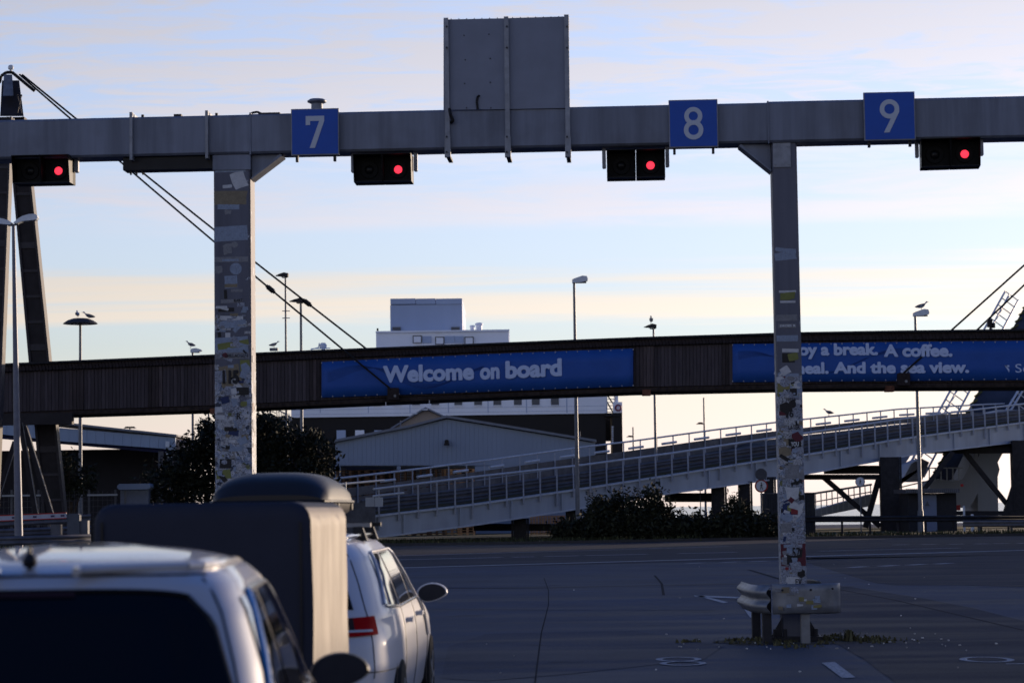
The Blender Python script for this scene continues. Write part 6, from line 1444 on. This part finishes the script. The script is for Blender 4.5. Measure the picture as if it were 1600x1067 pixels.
# trailer under a tied tarpaulin
tr = thing('covered_trailer', (0, 0, 0), 'tall trailer under a dark tarpaulin with sunlit right side between the two cars', 'trailer'); local(tr)
TW_, TL, TZ0, TZ1 = .535, 1.85, .62, 1.648
def tarp_pt(u, z, o=0.0):               # u runs round the outline, 0..4 sides
    r_ = .045; k = int(u) % 4; f = u - int(u); hw = TW_ - .012 * (z - TZ0); cs = [(-hw, 0), (hw, 0), (hw, TL), (-hw, TL)]
    a = cs[k]; c = cs[(k + 1) % 4]; return Vector((a[0] + (c[0] - a[0]) * f, a[1] + (c[1] - a[1]) * f, z))
def tarp_surface():
    mb = MB(); rows = []; nz = 34; rnd = np.random.RandomState(5)
    prof = [(TZ0 + (TZ1 - .09 - TZ0) * i / 26, 0.0) for i in range(27)] + [(TZ1 - .09 + .09 * math.sin(t_), .09 * (1 - math.cos(t_))) for t_ in np.linspace(.17, math.pi / 2, 8)]
    for z, ins in prof:
        row = []; hw = TW_ - ins - .008 * (z - TZ0); y0, y1 = ins * .35, TL - ins; rr = .035
        pts = []
        for (cx_, cy_, a0) in ((hw - rr, y0 + rr, -90), (hw - rr, y1 - rr, 0), (-hw + rr, y1 - rr, 90), (-hw + rr, y0 + rr, 180)):
            for t_ in np.linspace(a0, a0 + 90, 6): pts.append((cx_ + rr * math.cos(R(t_)), cy_ + rr * math.sin(R(t_))))
        full = []
        for i in range(len(pts)):
            a = pts[i]; c = pts[(i + 1) % len(pts)]; d = math.hypot(c[0] - a[0], c[1] - a[1]); k = max(1, int(d / .045))
            for j in range(k): full.append((a[0] + (c[0] - a[0]) * j / k, a[1] + (c[1] - a[1]) * j / k))
        for (x_, y_) in full:
            fold = 0.0
            if x_ > TW_ - .1 or x_ < -TW_ + .1: fold = .008 * math.sin(y_ * 9.5 + z * 1.2) + .003 * math.sin(y_ * 23 - z * 2.4) + .004 * math.sin(z * 7 + y_ * 3)
            f2 = .004 * math.sin(x_ * 7 + z * 3) + .003 * math.sin(z * 9 + x_ * 2)
            low_ = 1 if z < TZ1 - .08 else .35
            row.append(Vector((x_ + math.copysign(fold * low_, x_), y_ - f2 * (y_ < .1), z)))
        rows.append(row)
    return rows
rows = tarp_surface(); nmin = min(len(r) for r in rows)
def resample(r, n_):
    L_ = [0]; q = r + [r[0]]
    for a, c in zip(q, q[1:]): L_.append(L_[-1] + (c - a).length)
    out = []
    for t_ in np.linspace(0, L_[-1], n_):
        k = min(len(q) - 2, max(0, int(np.searchsorted(L_, t_)) - 1)); f = (t_ - L_[k]) / max(1e-6, L_[k + 1] - L_[k]); out.append(q[k].lerp(q[k + 1], f))
    return out
rows = [resample(r, 150) for r in rows]
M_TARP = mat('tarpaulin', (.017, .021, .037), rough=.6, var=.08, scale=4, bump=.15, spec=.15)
mb = MB(); mb.strip(rows); mb.add(rows[-1][:-1], [tuple(range(149))]); o = mb.build('tarpaulin', M_TARP, tr, smooth=True, sharp=60)
bm = bmesh.new(); bm.from_mesh(o.data); bmesh.ops.remove_doubles(bm, verts=bm.verts, dist=1e-4); bmesh.ops.recalc_face_normals(bm, faces=bm.faces)
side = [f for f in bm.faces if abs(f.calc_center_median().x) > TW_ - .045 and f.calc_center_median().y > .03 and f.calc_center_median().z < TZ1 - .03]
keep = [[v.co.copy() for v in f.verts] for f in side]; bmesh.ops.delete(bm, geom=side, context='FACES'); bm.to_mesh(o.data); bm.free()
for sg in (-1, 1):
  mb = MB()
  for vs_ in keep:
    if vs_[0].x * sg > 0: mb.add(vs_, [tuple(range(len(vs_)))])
  o2 = mb.build('sun_toned_side', mat('tarp_sun_tone', (.20, .17, .145), rough=.55, var=.1, scale=5, bump=.1), tr, smooth=True, sharp=60, label='tarpaulin side painted paler as if sunlit')  # tarpaulin sides painted paler, so their colour carries the low sun
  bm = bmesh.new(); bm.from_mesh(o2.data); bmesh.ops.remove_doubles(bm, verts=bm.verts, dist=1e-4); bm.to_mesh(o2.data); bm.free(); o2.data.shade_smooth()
for x_, z0, z1 in ((TW_ - .055, .7, 1.55), (-TW_ + .05, 1.3, 1.56)):
    mb = MB(); mb.box((x_, -.008, (z0 + z1) / 2), (.012, .012, z1 - z0)); mb.build('seam', M_TRIM, tr)
mb = MB(); mb.path([Vector((a, c, .66)) for a, c in ((-TW_ - .01, -.012), (TW_ + .01, -.012), (TW_ + .01, TL + .01), (-TW_ - .01, TL + .01), (-TW_ - .01, -.012))], .008, 6); mb.build('tie_cord', M_TRIM, tr)
mb = MB(); mb.box((0, TL / 2, .55), (2 * TW_ - .06, TL - .04, .16)); mb.build('chassis', M_ZINC, tr)
mb = MB(); mb.beam((0, TL - .1, .48), (0, TL + .95, .44), .07, .07); mb.build('drawbar', M_ZINC, tr)
for sg in (-1, 1):
    mb = MB(); mb.lathe((sg * (TW_ - .12), TL * .55, .27), [(0, 0), (.17, 0), (.27, .02), (.27, .13), (.17, .15), (0, .15)], 24, (sg, 0, 0)); mb.build('wheel', M_TYRE, tr, smooth=True)
    mb = MB(); mb.box((sg * (TW_ - .12), -.03, .55), (.18, .04, .08)); mb.build('tail_light', M_TAIL, tr)
place(tr, (-1.515, 11.2, 0), R(-1.2))

# ================================================================== GULLS
def gull_mesh(pose='stand'):
    cu = bpy.data.meshes.new('gull'); bm = bmesh.new(); prof = []
    tilt = .35 if pose == 'stand' else .1
    body = [(-.24, .012, .0), (-.2, .03, .004), (-.12, .055, .0), (-.04, .078, .0), (.04, .08, .006), (.1, .066, .02), (.14, .045, .045), (.165, .036, .075), (.185, .042, .10), (.215, .038, .108), (.235, .022, .105), (.26, .010, .098), (.29, .004, .092)]
    rows = []
    for y, r_, dz in body:
        z = .17 + dz + y * tilt * .6; rows.append([Vector((math.cos(t_) * r_ * .85, y, z + math.sin(t_) * r_)) for t_ in np.linspace(0, 2 * math.pi, 11)])
    mb = MB(); mb.strip(rows); mb.add(rows[0][:-1], [tuple(range(10))]); return mb, tilt
M_GULL = mat('gull_white', (.35, .37, .42), rough=.8, var=.1); M_GULLG = mat('gull_grey', (.10, .11, .14), rough=.8, var=.1); M_GULLB = mat('gull_beak', (.3, .15, .03), rough=.6)
g0 = thing('seagull', (0, 0, 0), 'x', 'seagull', 'seagulls resting on lamps and roofs'); local(g0)
mb, tl = gull_mesh(); mb.build('body', M_GULL, g0, smooth=True)
for sg in (-1, 1):
    rows = []
    for i in range(9):
        s_ = i / 8; y = .10 - .36 * s_; hh = .075 * math.sin(math.pi * min(1, s_ * .9 + .1)) ** .7 * (1 - .6 * s_) + .006; rows.append([Vector((sg * (.072 - .045 * s_ + .004), y, .19 + y * .2 + dz * hh)) for dz in (-1, -.3, .4, 1)])
    mb = MB(); mb.strip(rows); o = mb.build('wing', M_GULLG, g0, smooth=True); q = o.modifiers.new('s', 'SOLIDIFY'); q.thickness = .014
    mb = MB(); mb.tube((sg * .025, .0, .12), (sg * .025, .0, .0), .006, seg=5); mb.box((sg * .025, .02, .004), (.04, .06, .008)); mb.build('leg', M_GULLB, g0)
mb = MB(); mb.tube((0, .26, .325), (0, .31, .318), .012, .003, seg=6); mb.build('beak', M_GULLB, g0)
GS = [((121.5, 497.5), 120, 'standing upright on the left of the wide round lamp head', 20, 1.25), ((139, 500), 120, 'crouching on the right of the wide round lamp head', 95, 1.25), ((298, 544), 122, 'on the short rounded lamp just left of the left column', 130, 1.1),
      ((1017.5, 506), 130, 'facing the camera on the tilted floodlight between the banners', 175, 1.25), ((1440, 485), 124, 'sleeping on the flat lamp head above the coffee banner', -80, 1.4), ((1295, 647), 0, 'on the far ramp railing right of the right column', 105, 1.35),
      ((424, 549), 0, 'on the small footbridge roof vent beside the left column', -70, .9), ((16.5, 106), 0, '', 0, 0)]
GS = GS[:-1]; ORD = []
for i, ((x, y), d, lb, rz, sc_) in enumerate(GS):
    if d == 0: d = {5: fr_d(1295), 6: 101.8}[i]
    p = PT(x, y, d); full = 'grey and white gull ' + lb
    if i == 5: p = frp(1295, .055)
    if i == 6: p = fb(427, 1.05, -.3) + Vector((0, 0, .08))
    if i == 0: place(g0, p, R(rz)); g0.scale = (sc_,) * 3; g0['label'] = full
    else: dup(g0, p, full, R(rz), sc_)
# rear wiper and high brake light of the near car
o = None
mb = MB(); P = [c1.rear(x, 1.0 + .05 * (x > -.2), .02) for x in np.linspace(.03, -.36, 8)]; mb.path(P, .008, 6); mb.tube(c1.rear(.03, 1.0, .0), c1.rear(.03, 1.0, .035), .02); mb.build('rear_wiper', M_TRIM, car1)
c1.patch(lambda u, v: c1.rear(-.12 + .24 * u, 1.348 + .016 * v, .012), 8, 1, M_TAILD, 'brake_light')
